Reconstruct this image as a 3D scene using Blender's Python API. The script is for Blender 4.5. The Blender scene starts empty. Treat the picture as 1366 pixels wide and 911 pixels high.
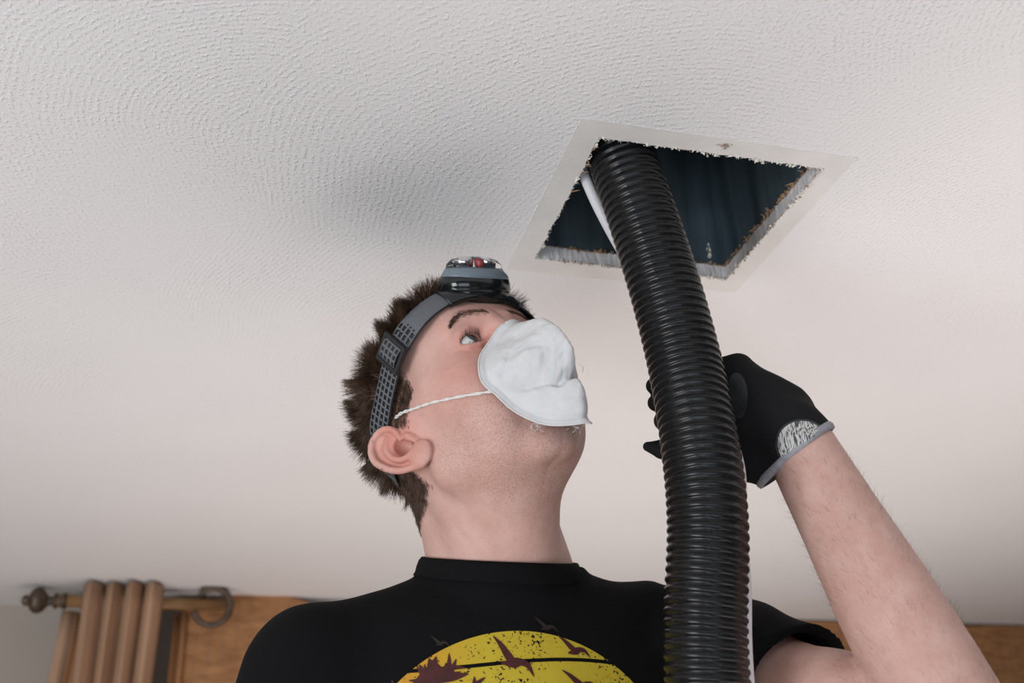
import bpy, bmesh, math, random
import numpy as np
from mathutils import Vector, Matrix
from mathutils.bvhtree import BVHTree
random.seed(7); rng = np.random.default_rng(7)
sc = bpy.context.scene
COL = sc.collection
V3 = lambda *a: np.array(a, dtype=float)

# ------------------------------------------------------------------ camera
cam_d = bpy.data.cameras.new('camera'); cam = bpy.data.objects.new('camera', cam_d); COL.objects.link(cam)
RC = Matrix(((0.96653682, -0.08511046, -0.24199747), (-0.25424398, -0.44342311, -0.85949749), (-0.03415504, 0.89226238, -0.45022359)))
cam.matrix_world = Matrix.Translation((0, 0, 1.8)) @ RC.to_4x4()
cam_d.sensor_width = 36; cam_d.lens = 1400 / 1366 * 36; cam_d.clip_start = 0.05
cam_d.dof.use_dof = True; cam_d.dof.focus_distance = 0.94; cam_d.dof.aperture_fstop = 5.6
sc.camera = cam

# ------------------------------------------------------------------ world, lamps, exposure
w = bpy.data.worlds.new('world'); sc.world = w; w.use_nodes = True
w.node_tree.nodes['Background'].inputs[0].default_value = (0.75, 0.85, 1.0, 1)
w.node_tree.nodes['Background'].inputs[1].default_value = 0.6
sc.view_settings.view_transform = 'Standard'; sc.view_settings.look = 'None'
sc.view_settings.gamma = 1; sc.view_settings.exposure = 0.0

def area(name, loc, target, sx, sy, power, color):
    d = bpy.data.lights.new(name, 'AREA'); d.shape = 'RECTANGLE'; d.size = sx; d.size_y = sy
    d.energy = power; d.color = color
    o = bpy.data.objects.new(name, d); COL.objects.link(o); o.location = loc
    o.rotation_euler = (Vector(target) - Vector(loc)).to_track_quat('-Z', 'Y').to_euler()
    return o
# daylight entering by the tall window to the left of the photographer
area('window_daylight', (-1.85, -0.5, 1.25), (0.25, 0.9, 2.05), 1.1, 1.3, 43, (0.92, 0.955, 1.0))
# low window behind the photographer, throwing daylight up on to the ceiling
area('garden_window_daylight', (-0.3, -1.7, 0.7), (0.3, 0.5, 2.4), 2.2, 1.3, 26, (0.74, 0.86, 1.0))
# added warm area light low behind the man, imitating bounce on to the ceiling
bounce_fill = area('added_floor_bounce', (0.88, 1.30, 0.62), (0.74, 1.22, 2.4), 1.9, 1.5, 13, (1.0, 0.91, 0.885))
bounce_fill.data.spread = math.radians(120)

# ------------------------------------------------------------------ materials
def mat(name, color, rough=0.6, metal=0.0, spec=0.5, **kw):
    m = bpy.data.materials.new(name); m.use_nodes = True
    b = m.node_tree.nodes['Principled BSDF']
    b.inputs['Base Color'].default_value = (*color, 1); b.inputs['Roughness'].default_value = rough
    b.inputs['Metallic'].default_value = metal; b.inputs['Specular IOR Level'].default_value = spec
    for k, v in kw.items(): b.inputs[k.replace('_', ' ')].default_value = v
    return m
class NT:
    def __init__(s, m): s.t = m.node_tree; s.b = s.t.nodes['Principled BSDF']
    def n(s, kind, **kw):
        nd = s.t.nodes.new('ShaderNode' + kind)
        for k, v in kw.items():
            if k.startswith('i_'):
                key = k[2:]; key = int(key) if key.isdigit() else key.replace('_', ' ')
                if hasattr(v, 'links') or isinstance(v, bpy.types.NodeSocket): s.t.links.new(v, nd.inputs[key])
                else: nd.inputs[key].default_value = v
            else: setattr(nd, k, v)
        return nd
    def l(s, a, b): s.t.links.new(a, b)
    def math(s, op, a, b=0.0, c=None):
        kw = dict(i_0=a, i_1=b)
        if c is not None: kw['i_2'] = c
        return s.n('Math', operation=op, **kw).outputs[0]
    def obj(s): return s.n('TexCoord').outputs['Object']
    def noise(s, vec, scale, detail=3, rough=0.5):
        return s.n('TexNoise', i_Vector=vec, i_Scale=scale, i_Detail=float(detail), i_Roughness=rough).outputs['Fac']
    def ramp(s, fac, stops):
        r = s.n('ValToRGB', i_0=fac); e = r.color_ramp.elements
        while len(e) < len(stops): e.new(0.5)
        for el, (p, c) in zip(e, stops): el.position = p; el.color = (*c, 1)
        return r.outputs[0]
    def mix(s, fac, a, b, blend='MIX'):
        m = s.n('Mix', data_type='RGBA', blend_type=blend)
        for sock, v in ((m.inputs[0], fac), (m.inputs[6], a), (m.inputs[7], b)):
            if isinstance(v, bpy.types.NodeSocket): s.l(v, sock)
            else: sock.default_value = v if not isinstance(v, tuple) else (*v, 1)
        return m.outputs[2]
    def bump(s, h, dist, strength=1.0, normal=None):
        b = s.n('Bump', i_Height=h, i_Distance=dist, i_Strength=strength)
        if normal is not None: s.l(normal, b.inputs['Normal'])
        return b.outputs[0]
def noisy(name, color, rough, scale, amt=0.12, bumpd=0.0, bscale=200, **kw):
    m = mat(name, color, rough, **kw); t = NT(m); o = t.obj()
    f = t.noise(o, scale)
    lo = tuple(c * (1 - amt) for c in color); hi = tuple(min(1, c * (1 + amt)) for c in color)
    t.l(t.ramp(f, [(0.3, lo), (0.7, hi)]), t.b.inputs['Base Color'])
    if bumpd: t.l(t.bump(t.noise(o, bscale), bumpd), t.b.inputs['Normal'])
    return m

# textured ceiling: combed fan swirls of stipple, one centre per voronoi cell
m_ceil = mat('ceiling_plaster', (0.80, 0.795, 0.785), 0.75, spec=0.25); t = NT(m_ceil)
o = t.obj()
warp = t.n('TexNoise', i_Vector=o, i_Scale=2.2, i_Detail=2.0).outputs['Color']
wv = t.n('VectorMath', operation='MULTIPLY_ADD', i_0=warp, i_1=(0.16, 0.16, 0), i_2=o).outputs[0]
def fan(scale, off, freq, seedoff):
    src = t.n('VectorMath', operation='ADD', i_0=wv, i_1=seedoff).outputs[0]
    vor = t.n('TexVoronoi', voronoi_dimensions='2D', i_Vector=src, i_Scale=scale, i_Randomness=0.8)
    c = t.n('VectorMath', operation='ADD', i_0=vor.outputs['Position'], i_1=off).outputs[0]
    d = t.n('VectorMath', operation='DISTANCE', i_0=t.n('VectorMath', operation='MULTIPLY', i_0=src, i_1=(1, 1, 0)).outputs[0], i_1=c).outputs['Value']
    jit = t.noise(o, 45, 2)
    ph = t.math('MULTIPLY_ADD', d, freq, t.math('MULTIPLY', jit, 2.2))
    return t.math('MULTIPLY_ADD', t.math('SINE', ph), 0.5, 0.5)
r1 = fan(2.4, (0.26, 0.10, 0), 1050, (0.3, 0.1, 0))
grit = t.n('MapRange', i_Value=t.noise(o, 270, 2, 0.6), i_1=0.49, i_2=0.66).outputs[0]
patch = t.n('MapRange', i_Value=t.noise(o, 4.5, 3, 0.6), i_1=0.36, i_2=0.62).outputs[0]
hgt = t.math('MULTIPLY', t.math('MULTIPLY_ADD', r1, 0.60, 0.40), t.math('MULTIPLY_ADD', grit, 0.8, 0.2))
hgt = t.math('MULTIPLY', hgt, t.math('MULTIPLY_ADD', patch, 0.6, 0.4))
fine = t.noise(o, 420, 2)
hgt = t.math('MULTIPLY_ADD', fine, 0.10, hgt)
t.l(t.bump(hgt, 0.0009, 0.8), t.b.inputs['Normal'])
t.l(t.mix(t.noise(o, 1.5, 3), (0.81, 0.80, 0.79), (0.785, 0.78, 0.775)), t.b.inputs['Base Color'])
m_border = noisy('masked_paint', (0.74, 0.722, 0.69), 0.6, 25, 0.05, 0.0003, 300)
m_gyp = noisy('gypsum_core', (0.74, 0.71, 0.70), 0.9, 60, 0.12, 0.0008, 220)
m_paper = noisy('torn_brown_paper', (0.36, 0.22, 0.12), 0.9, 150, 0.35)
m_flake = noisy('paint_flake', (0.78, 0.74, 0.66), 0.8, 120, 0.15)
m_crumble = noisy('crumbled_plaster', (0.40, 0.31, 0.25), 0.9, 260, 0.6)
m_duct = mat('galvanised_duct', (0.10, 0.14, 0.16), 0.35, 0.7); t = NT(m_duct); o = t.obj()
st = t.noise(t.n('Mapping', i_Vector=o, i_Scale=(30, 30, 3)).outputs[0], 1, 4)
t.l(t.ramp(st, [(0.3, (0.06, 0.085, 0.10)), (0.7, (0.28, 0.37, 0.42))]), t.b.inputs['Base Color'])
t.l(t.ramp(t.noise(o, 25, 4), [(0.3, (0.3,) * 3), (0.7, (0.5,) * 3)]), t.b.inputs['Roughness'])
m_hose = mat('black_ribbed_plastic', (0.008, 0.0085, 0.009), 0.3, spec=0.30); t = NT(m_hose); o = t.obj()
t.l(t.ramp(t.noise(o, 90, 4), [(0.35, (0.22,) * 3), (0.75, (0.36,) * 3)]), t.b.inputs['Roughness'])
dust = t.n('MapRange', i_Value=t.noise(o, 500, 2), i_1=0.70, i_2=0.78).outputs[0]
t.l(t.mix(t.math('MULTIPLY', dust, 0.15), (0.008, 0.0085, 0.009), (0.35, 0.34, 0.33)), t.b.inputs['Base Color'])
m_cable = noisy('grey_white_rod', (0.72, 0.71, 0.72), 0.35, 8, 0.1)
m_wall = noisy('wall_emulsion', (0.40, 0.35, 0.30), 0.8, 3, 0.04, 0.0003, 90)
m_floor = noisy('carpet', (0.42, 0.33, 0.27), 0.95, 40, 0.15, 0.002, 300)
m_wood = noisy('gold_brown_wood', (0.25, 0.13, 0.05), 0.45, 12, 0.3)
m_bronze = noisy('antique_bronze', (0.10, 0.07, 0.05), 0.45, 60, 0.4, metal=0.5)
m_curt = noisy('tan_curtain_cloth', (0.43, 0.26, 0.16), 0.85, 6, 0.08, 0.0004, 500)
m_lining = noisy('rust_curtain_lining', (0.36, 0.17, 0.07), 0.85, 6, 0.1)
m_weave = mat('woven_reed', (0.40, 0.22, 0.08), 0.7); t = NT(m_weave); o = t.obj()
wf = t.noise(t.n('Mapping', i_Vector=o, i_Scale=(18, 18, 70)).outputs[0], 1, 3)
t.l(t.ramp(wf, [(0.3, (0.30, 0.125, 0.045)), (0.7, (0.48, 0.235, 0.09))]), t.b.inputs['Base Color'])

# skin: tint masks come from the body itself (flush, painted eye-socket shade, stubble, lips, scalp)
m_skin = mat('skin', (0.62, 0.40, 0.32), 0.5, spec=0.35); t = NT(m_skin); o = t.obj()
at = t.n('Attribute', attribute_name='tint').outputs['Color']
sep = t.n('SeparateColor', i_0=at)
mott = t.n('MapRange', i_Value=t.noise(o, 38, 5, 0.65), i_1=0.3, i_2=0.7).outputs[0]
base = t.mix(mott, (0.57, 0.325, 0.265), (0.67, 0.43, 0.365))
fl = t.mix(t.math('MULTIPLY', sep.outputs[0], t.math('MULTIPLY_ADD', t.noise(o, 60, 3), 0.5, 0.6)), base, (0.60, 0.20, 0.15))
spk = t.n('MapRange', i_Value=t.noise(o, 850, 2), i_1=0.50, i_2=0.64).outputs[0]
stb = t.math('MULTIPLY', sep.outputs[1], t.math('MULTIPLY_ADD', spk, 0.62, 0.16))
c2 = t.mix(stb, fl, (0.16, 0.085, 0.06))
c3 = t.mix(sep.outputs[2], c2, (0.06, 0.035, 0.022))
t.l(c3, t.b.inputs['Base Color'])
t.b.inputs['Subsurface Weight'].default_value = 0.12; t.b.inputs['Subsurface Radius'].default_value = (1.0, 0.35, 0.2)
t.b.inputs['Subsurface Scale'].default_value = 0.006
pore = t.n('TexVoronoi', i_Vector=o, i_Scale=900.0).outputs['Distance']
t.l(t.bump(t.math('MULTIPLY_ADD', t.noise(o, 260, 3), 1.2, pore), 0.00022, 0.8), t.b.inputs['Normal'])
m_hair = mat('brown_hair', (0.055, 0.032, 0.02), 0.45, spec=0.4); t = NT(m_hair); o = t.obj()
t.l(t.ramp(t.noise(o, 160, 2), [(0.3, (0.034, 0.020, 0.013)), (0.7, (0.16, 0.09, 0.055))]), t.b.inputs['Base Color'])
m_brow = mat('eyebrow_hair', (0.11, 0.055, 0.036), 0.6)
m_lash = mat('eyelash_hair', (0.015, 0.01, 0.008), 0.6)
m_sclera = noisy('eye_white', (0.60, 0.60, 0.58), 0.12, 60, 0.05)
m_iris = noisy('grey_blue_iris', (0.045, 0.055, 0.055), 0.1, 700, 0.5)
m_pupil = mat('pupil', (0.004, 0.004, 0.004), 0.08)
m_shirt = mat('black_cotton', (0.006, 0.006, 0.0065), 0.9, spec=0.10); t = NT(m_shirt); o = t.obj()
t.l(t.bump(t.noise(o, 1300, 2), 0.0003, 0.6), t.b.inputs['Normal'])
m_glove = mat('black_glove_knit', (0.010, 0.010, 0.011), 0.8, spec=0.2); t = NT(m_glove); o = t.obj()
t.l(t.bump(t.noise(o, 900, 2), 0.0004, 0.7), t.b.inputs['Normal'])
m_palm = noisy('grey_rubber_coating', (0.020, 0.021, 0.024), 0.38, 90, 0.3, 0.0004, 300)
m_cuff = noisy('grey_elastic_binding', (0.34, 0.335, 0.36), 0.7, 200, 0.15)
m_badge = mat('pale_rubber_badge', (0.5, 0.5, 0.5), 0.4); t = NT(m_badge); o = t.obj()
bs = t.noise(t.n('Mapping', i_Vector=o, i_Scale=(900, 900, 60)).outputs[0], 1, 3)
t.l(t.ramp(bs, [(0.42, (0.05, 0.05, 0.05)), (0.52, (0.60, 0.59, 0.56))]), t.b.inputs['Base Color'])
m_mask = mat('white_fibre_mask', (0.68, 0.67, 0.665), 0.75, spec=0.25); t = NT(m_mask); o = t.obj()
t.b.inputs['Subsurface Weight'].default_value = 0.1; t.b.inputs['Subsurface Scale'].default_value = 0.004
mh = t.math('MULTIPLY_ADD', t.noise(o, 520, 3), 0.3, t.noise(o, 60, 4, 0.6))
t.l(t.bump(mh, 0.0016, 0.5), t.b.inputs['Normal'])
t.l(t.mix(t.noise(o, 90, 4), (0.70, 0.69, 0.685), (0.58, 0.572, 0.568)), t.b.inputs['Base Color'])
m_cord = noisy('white_elastic', (0.72, 0.70, 0.66), 0.7, 900, 0.2)
m_strap = noisy('grey_webbing', (0.115, 0.12, 0.13), 0.85, 700, 0.15)
m_black = mat('black_webbing', (0.010, 0.010, 0.011), 0.6)
m_shell = mat('gloss_black_plastic', (0.008, 0.011, 0.012), 0.13, spec=0.6)
m_bezel = mat('slate_grey_plastic', (0.16, 0.20, 0.23), 0.3)
m_glass = mat('clear_lens', (1, 1, 1), 0.02, Transmission_Weight=1.0, IOR=1.3)
m_refl = mat('silver_reflector', (0.75, 0.75, 0.78), 0.15, 1.0)
m_led = mat('lamp_chip', (0.75, 0.72, 0.35), 0.4)
m_red = mat('red_filter', (0.45, 0.05, 0.05), 0.25)
m_lint = mat('fluff', (0.75, 0.74, 0.72), 0.8)

# ------------------------------------------------------------------ object helpers
def link_mesh(name, verts, faces, m, parent=None, smooth=True, mats=None, midx=None, collection=True):
    me = bpy.data.meshes.new(name)
    verts = np.asarray(verts, dtype=np.float32)
    if isinstance(faces, np.ndarray):
        nf, k = faces.shape
        me.vertices.add(len(verts)); me.vertices.foreach_set('co', verts.ravel())
        me.loops.add(nf * k); me.loops.foreach_set('vertex_index', faces.astype(np.int32).ravel())
        me.polygons.add(nf); me.polygons.foreach_set('loop_start', np.arange(0, nf * k, k, dtype=np.int32))
        me.update(calc_edges=True)
    else:
        me.from_pydata([tuple(map(float, v)) for v in verts], [], faces); me.update()
    for mm in (mats or [m]): me.materials.append(mm)
    if midx is not None: me.polygons.foreach_set('material_index', np.asarray(midx, dtype=np.int32))
    me.polygons.foreach_set('use_smooth', np.full(len(me.polygons), smooth))
    o = bpy.data.objects.new(name, me); COL.objects.link(o)
    if parent: o.parent = parent
    return o
def tag(o, label=None, cat=None, group=None, kind=None):
    for k, v in (('label', label), ('category', cat), ('group', group), ('kind', kind)):
        if v: o[k] = v
    return o
def thing(name, label, cat, group=None):
    o = bpy.data.objects.new(name, None); COL.objects.link(o); o.empty_display_size = 0.05
    return tag(o, label, cat, group)
def box_vf(lo, hi):
    x0, y0, z0 = lo; x1, y1, z1 = hi
    v = [(x0, y0, z0), (x1, y0, z0), (x1, y1, z0), (x0, y1, z0), (x0, y0, z1), (x1, y0, z1), (x1, y1, z1), (x0, y1, z1)]
    f = [(0, 3, 2, 1), (4, 5, 6, 7), (0, 1, 5, 4), (1, 2, 6, 5), (2, 3, 7, 6), (3, 0, 4, 7)]
    return v, f
class MB:
    def __init__(s): s.v = []; s.f = []
    def add(s, v, f):
        n = len(s.v); s.v += [tuple(map(float, p)) for p in v]; s.f += [tuple(int(i) + n for i in q) for q in f]; return s
    def box(s, lo, hi): return s.add(*box_vf(lo, hi))
    def tube(s, pts, rad, seg=12, squash=None, up=None):
        pts = [np.array(p, float) for p in pts]; n = len(pts); rad = rad if hasattr(rad, '__len__') else [rad] * n
        V = []; F = []; prev = None
        for i, p in enumerate(pts):
            d = pts[min(i + 1, n - 1)] - pts[max(i - 1, 0)]; d /= np.linalg.norm(d) + 1e-12
            if prev is None:
                a = np.array(up if up is not None else ((0, 0, 1) if abs(d[2]) < 0.9 else (1, 0, 0)), float)
            else: a = prev
            a = a - d * (a @ d); a /= np.linalg.norm(a); prev = a; b = np.cross(d, a)
            for k in range(seg):
                th = 2 * math.pi * k / seg; sb = squash if squash else 1
                V.append(p + rad[i] * (math.cos(th) * a + math.sin(th) * sb * b))
        for i in range(n - 1):
            for k in range(seg):
                k2 = (k + 1) % seg
                F.append((i * seg + k, i * seg + k2, (i + 1) * seg + k2, (i + 1) * seg + k))
        F.append(tuple(range(seg - 1, -1, -1))); F.append(tuple((n - 1) * seg + k for k in range(seg)))
        return s.add(V, F)
    def lathe(s, c, axis, prof, seg=24, upv=None, sx=1.0):
        """profile = [(height along axis, radius)]"""
        axis = np.array(axis, float); axis /= np.linalg.norm(axis)
        a = np.array(upv if upv is not None else ((0, 0, 1) if abs(axis[2]) < 0.9 else (1, 0, 0)), float)
        a -= axis * (a @ axis); a /= np.linalg.norm(a); b = np.cross(axis, a); V = []; F = []
        for h, r in prof:
            for k in range(seg):
                th = 2 * math.pi * k / seg
                V.append(np.array(c) + axis * h + r * (math.cos(th) * a + sx * math.sin(th) * b))
        n = len(prof)
        for i in range(n - 1):
            for k in range(seg):
                k2 = (k + 1) % seg; F.append((i * seg + k, i * seg + k2, (i + 1) * seg + k2, (i + 1) * seg + k))
        F.append(tuple(range(seg - 1, -1, -1))); F.append(tuple((n - 1) * seg + k for k in range(seg)))
        return s.add(V, F)
    def build(s, name, m, parent=None, smooth=True):
        return link_mesh(name, s.v, s.f, m, parent, smooth)
def spline(pts, n):
    """Catmull-Rom through pts -> n samples"""
    P = np.array(pts, float); m = len(P); out = []
    for t_ in np.linspace(0, m - 1 - 1e-9, n):
        i = int(t_); u = t_ - i
        p0, p1, p2, p3 = P[max(i - 1, 0)], P[i], P[min(i + 1, m - 1)], P[min(i + 2, m - 1)]
        out.append(0.5 * ((2 * p1) + (-p0 + p2) * u + (2 * p0 - 5 * p1 + 4 * p2 - p3) * u ** 2 + (-p0 + 3 * p1 - 3 * p2 + p3) * u ** 3))
    return np.array(out)

# ------------------------------------------------------------------ implicit surfaces
def ell(c, r, rot=None):
    c = np.array(c, np.float32); r = np.array(r, np.float32); R = None if rot is None else np.array(rot, np.float32)
    def f(P):
        q = P - c
        if R is not None: q = q @ R          # columns of R are the local axes
        a = q / r; k0 = np.sqrt((a * a).sum(-1)); b = a / r; k1 = np.sqrt((b * b).sum(-1)) + 1e-9
        return k0 * (k0 - 1) / k1
    return f
def cap(a, b, ra, rb=None):
    a = np.array(a, np.float32); b = np.array(b, np.float32); rb = ra if rb is None else rb; ba = b - a; L = float(ba @ ba)
    def f(P):
        pa = P - a; h = np.clip((pa @ ba) / L, 0, 1)
        return np.sqrt(((pa - h[..., None] * ba) ** 2).sum(-1)) - (ra + (rb - ra) * h).astype(np.float32)
    return f
def chain(pts, rads, fine=0):
    if fine: n0 = len(pts); pts, rads = spline(pts, fine), np.interp(np.linspace(0, n0 - 1, fine), np.arange(n0), rads)
    fs = [cap(pts[i], pts[i + 1], rads[i], rads[i + 1]) for i in range(len(pts) - 1)]
    return lambda P: np.minimum.reduce([f(P) for f in fs])
def plane(p, n):
    p = np.array(p, np.float32); n = np.array(n, np.float32); n /= np.linalg.norm(n)
    return lambda P: (P - p) @ n
def sym(f):
    def g(P):
        Q = P.copy(); Q[..., 0] = np.abs(Q[..., 0]); return f(Q)
    return g
def smin(a, b, k):
    if k <= 0: return np.minimum(a, b)
    h = np.clip(0.5 + 0.5 * (b - a) / k, 0, 1); return b + (a - b) * h - k * h * (1 - h)
def smax(a, b, k): return -smin(-a, -b, k)
def evalops(ops, P, active=None):
    d = None
    for i, (op, f, k) in enumerate(ops):
        if active is not None and not active[i]: continue
        v = f(P)
        if op == 'u': d = v if d is None else smin(d, v, k)
        elif op == 's': d = np.full(P.shape[:-1], 1.0, np.float32) if d is None else smax(d, -v, k)
        elif op == 'i': d = v if d is None else smax(d, v, k)
        elif op == 'd': d = d + v if d is not None else None
    return d if d is not None else np.full(P.shape[:-1], 1.0, np.float32)
def nets(ops, lo, hi, h, B=16):
    lo = np.array(lo, np.float32); hi = np.array(hi, np.float32)
    nb = np.ceil((hi - lo) / (h * B)).astype(int); N = nb * B
    G = np.empty(tuple(N), np.float32)
    hd = h * B * 0.5 * 1.7321
    ii = (np.stack(np.meshgrid(*[np.arange(B)] * 3, indexing='ij'), -1).astype(np.float32)) * h
    cs = np.stack(np.meshgrid(*[np.arange(n) for n in nb], indexing='ij'), -1).reshape(-1, 3)
    cen = lo + (cs + 0.5) * (h * B)
    vals = [f(cen.astype(np.float32)) for (_, f, _) in ops]
    tot = evalops([(o_, (lambda P, v=v: v), k) for (o_, f, k), v in zip(ops, vals)], cen)
    for j, c in enumerate(cs):
        sl = tuple(slice(c[a] * B, (c[a] + 1) * B) for a in range(3))
        if abs(tot[j]) > hd * 1.5 + 0.006: G[sl] = tot[j]; continue
        act = [(o_ in 'di') or v[j] < hd * 1.4 + k + 0.004 for (o_, f, k), v in zip(ops, vals)]
        if not any(a for a, (o_, _, _) in zip(act, ops) if o_ == 'u'): G[sl] = max(float(tot[j]), 0.002); continue
        G[sl] = evalops(ops, lo + c * (h * B) + ii, act)
    S = G < 0
    n = np.array(S.shape) - 1
    cnt = np.zeros(tuple(n), np.uint8)
    for a in (0, 1):
        for b in (0, 1):
            for c in (0, 1): cnt += S[a:a + n[0], b:b + n[1], c:c + n[2]]
    act = (cnt > 0) & (cnt < 8); idx = np.argwhere(act)
    vid = np.full(tuple(n), -1, np.int32); vid[act] = np.arange(len(idx))
    acc = np.zeros((len(idx), 3), np.float32); num = np.zeros(len(idx), np.float32)
    corners = [(a, b, c) for a in (0, 1) for b in (0, 1) for c in (0, 1)]
    for i, p in enumerate(corners):
        for q in corners[i + 1:]:
            if sum(abs(x - y) for x, y in zip(p, q)) != 1: continue
            g0 = G[idx[:, 0] + p[0], idx[:, 1] + p[1], idx[:, 2] + p[2]]; g1 = G[idx[:, 0] + q[0], idx[:, 1] + q[1], idx[:, 2] + q[2]]
            m_ = (g0 < 0) != (g1 < 0); t_ = np.where(m_, g0 / (g0 - g1 + 1e-20), 0)
            acc += m_[:, None] * (np.array(p) + t_[:, None] * (np.array(q) - np.array(p))); num += m_
    verts = lo + (idx + acc / num[:, None]) * h
    F = []
    for ax in range(3):
        o1, o2 = [(1, 2), (2, 0), (0, 1)][ax]
        e = np.argwhere(S.take(range(S.shape[ax] - 1), ax) != S.take(range(1, S.shape[ax]), ax))
        e = e[(e[:, o1] > 0) & (e[:, o2] > 0) & (e[:, o1] < n[o1]) & (e[:, o2] < n[o2])]
        inside0 = S[e[:, 0], e[:, 1], e[:, 2]]
        def vv(d1, d2):
            q = e.copy(); q[:, o1] -= d1; q[:, o2] -= d2; return vid[q[:, 0], q[:, 1], q[:, 2]]
        a, b, c, d = vv(0, 0), vv(1, 0), vv(1, 1), vv(0, 1)
        quad = np.stack([a, b, c, d], 1); quad[~inside0] = quad[~inside0][:, ::-1]
        F.append(quad)
    F = np.concatenate(F); F = F[(F >= 0).all(1)]
    # two passes of gentle relaxation take the grid stepping off
    for lam in (0.5, -0.52, 0.5, -0.52):
        s_ = np.zeros_like(verts); c_ = np.zeros(len(verts), np.float32)
        for i in range(4):
            a, b = F[:, i], F[:, (i + 1) % 4]
            for k in range(3):
                s_[:, k] += np.bincount(a, verts[b, k], len(verts)).astype(np.float32) + np.bincount(b, verts[a, k], len(verts)).astype(np.float32)
            c_ += (np.bincount(a, minlength=len(verts)) + np.bincount(b, minlength=len(verts))).astype(np.float32)
        verts = verts + lam * (s_ / np.maximum(c_, 1)[:, None] - verts)
    return verts, F
def vnormals(verts, F):
    nrm = np.cross(verts[F[:, 2]] - verts[F[:, 0]], verts[F[:, 3]] - verts[F[:, 1]]); out = np.zeros_like(verts)
    for i in range(4):
        for k in range(3): out[:, k] += np.bincount(F[:, i], nrm[:, k], len(verts))
    return out / (np.linalg.norm(out, axis=1)[:, None] + 1e-12)
def sg(x, a, b):
    t_ = np.clip((x - a) / (b - a), 0, 1); return t_ * t_ * (3 - 2 * t_)

# ================================================================== SETTING
CZ = 2.40; CT = 0.018
HX0, HX1, HY0, HY1 = 0.2955, 0.5255, 0.7265, 0.9445       # access hole cut in the ceiling
X0, X1, Y0, Y1 = -2.2, 3.4, -2.6, 2.70
def jag(n, amp, seed):
    r = np.random.default_rng(seed); a = r.normal(0, 1, n); b = np.interp(np.arange(n), np.arange(0, n, 5), r.normal(0, 1, len(range(0, n, 5))))
    return amp * (0.55 * a + 0.8 * b)
def hole_loop(ins, z, seed, amp=0.0007, n=70):
    pts = []; cs = [(HX0, HY0), (HX1, HY0), (HX1, HY1), (HX0, HY1)]
    nrm = [(0, 1), (-1, 0), (0, -1), (1, 0)]
    for e in range(4):
        a, b = np.array(cs[e]), np.array(cs[(e + 1) % 4]); j = jag(n, amp, seed + e)
        for i in range(n):
            p = a + (b - a) * i / n + np.array(nrm[e]) * (ins + (j[i] if i else 0)); pts.append((p[0], p[1], z))
    return pts
# ceiling slab: outer rectangle to jagged hole rim, inner faces, upper side
n = 70; lo_loop = hole_loop(0, CZ, 11); up_loop = hole_loop(-0.001, CZ + CT, 31, 0.0006)
outer = []
for e, (a, b) in enumerate([((X0, Y0), (X1, Y0)), ((X1, Y0), (X1, Y1)), ((X1, Y1), (X0, Y1)), ((X0, Y1), (X0, Y0))]):
    for i in range(n): outer.append((a[0] + (b[0] - a[0]) * i / n, a[1] + (b[1] - a[1]) * i / n))
N4 = 4 * n
V = [(x, y, CZ) for x, y in outer] + lo_loop + up_loop + [(x, y, CZ + CT) for x, y in outer]
F = []; MI = []
for i in range(N4):
    j = (i + 1) % N4
    F.append((i, N4 + i, N4 + j, j)); MI.append(0)
    F.append((N4 + i, 2 * N4 + i, 2 * N4 + j, N4 + j)); MI.append(1)
    F.append((2 * N4 + i, 3 * N4 + i, 3 * N4 + j, 2 * N4 + j)); MI.append(1)
ceiling = link_mesh('ceiling', V, F, None, smooth=False, mats=[m_ceil, m_gyp], midx=MI); tag(ceiling, kind='structure')
# smooth band left where a grille frame had been masked
BX0, BX1, BY0, BY1 = 0.2705, 0.549, 0.7035, 0.9725
bl = hole_loop(0.0002, CZ - 0.0003, 11)
bo = []
for (a, b) in [((BX0, BY0), (BX1, BY0)), ((BX1, BY0), (BX1, BY1)), ((BX1, BY1), (BX0, BY1)), ((BX0, BY1), (BX0, BY0))]:
    for i in range(n): bo.append((a[0] + (b[0] - a[0]) * i / n, a[1] + (b[1] - a[1]) * i / n, CZ - 0.0003))
V = bo + bl + [(x, y, CZ + 0.001) for x, y, z in bo]
F = []
for i in range(N4):
    j = (i + 1) % N4; F += [(i, N4 + i, N4 + j, j), (i, j, 2 * N4 + j, 2 * N4 + i)]
link_mesh('smooth_border', V, F, m_border, ceiling, smooth=False)['label'] = 'smooth cream band around the square hole'
# raised paint ridge along the outline of the band
mb = MB(); rr = np.random.default_rng(5)
for a, b in [((BX0, BY0), (BX1, BY0)), ((BX1, BY0), (BX1, BY1)), ((BX1, BY1), (BX0, BY1)), ((BX0, BY1), (BX0, BY0))]:
    a, b = np.array(a), np.array(b); k = 60; pts = []; rad = []
    for i in range(k + 1):
        p = a + (b - a) * i / k + rr.normal(0, 0.00018, 2); pts.append((p[0], p[1], CZ - 0.0001)); rad.append(max(0.0001, rr.normal(0.00025, 0.00025)))
    mb.tube(pts, rad, 5)
mb.build('paint_ridge', m_ceil, ceiling)
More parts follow.
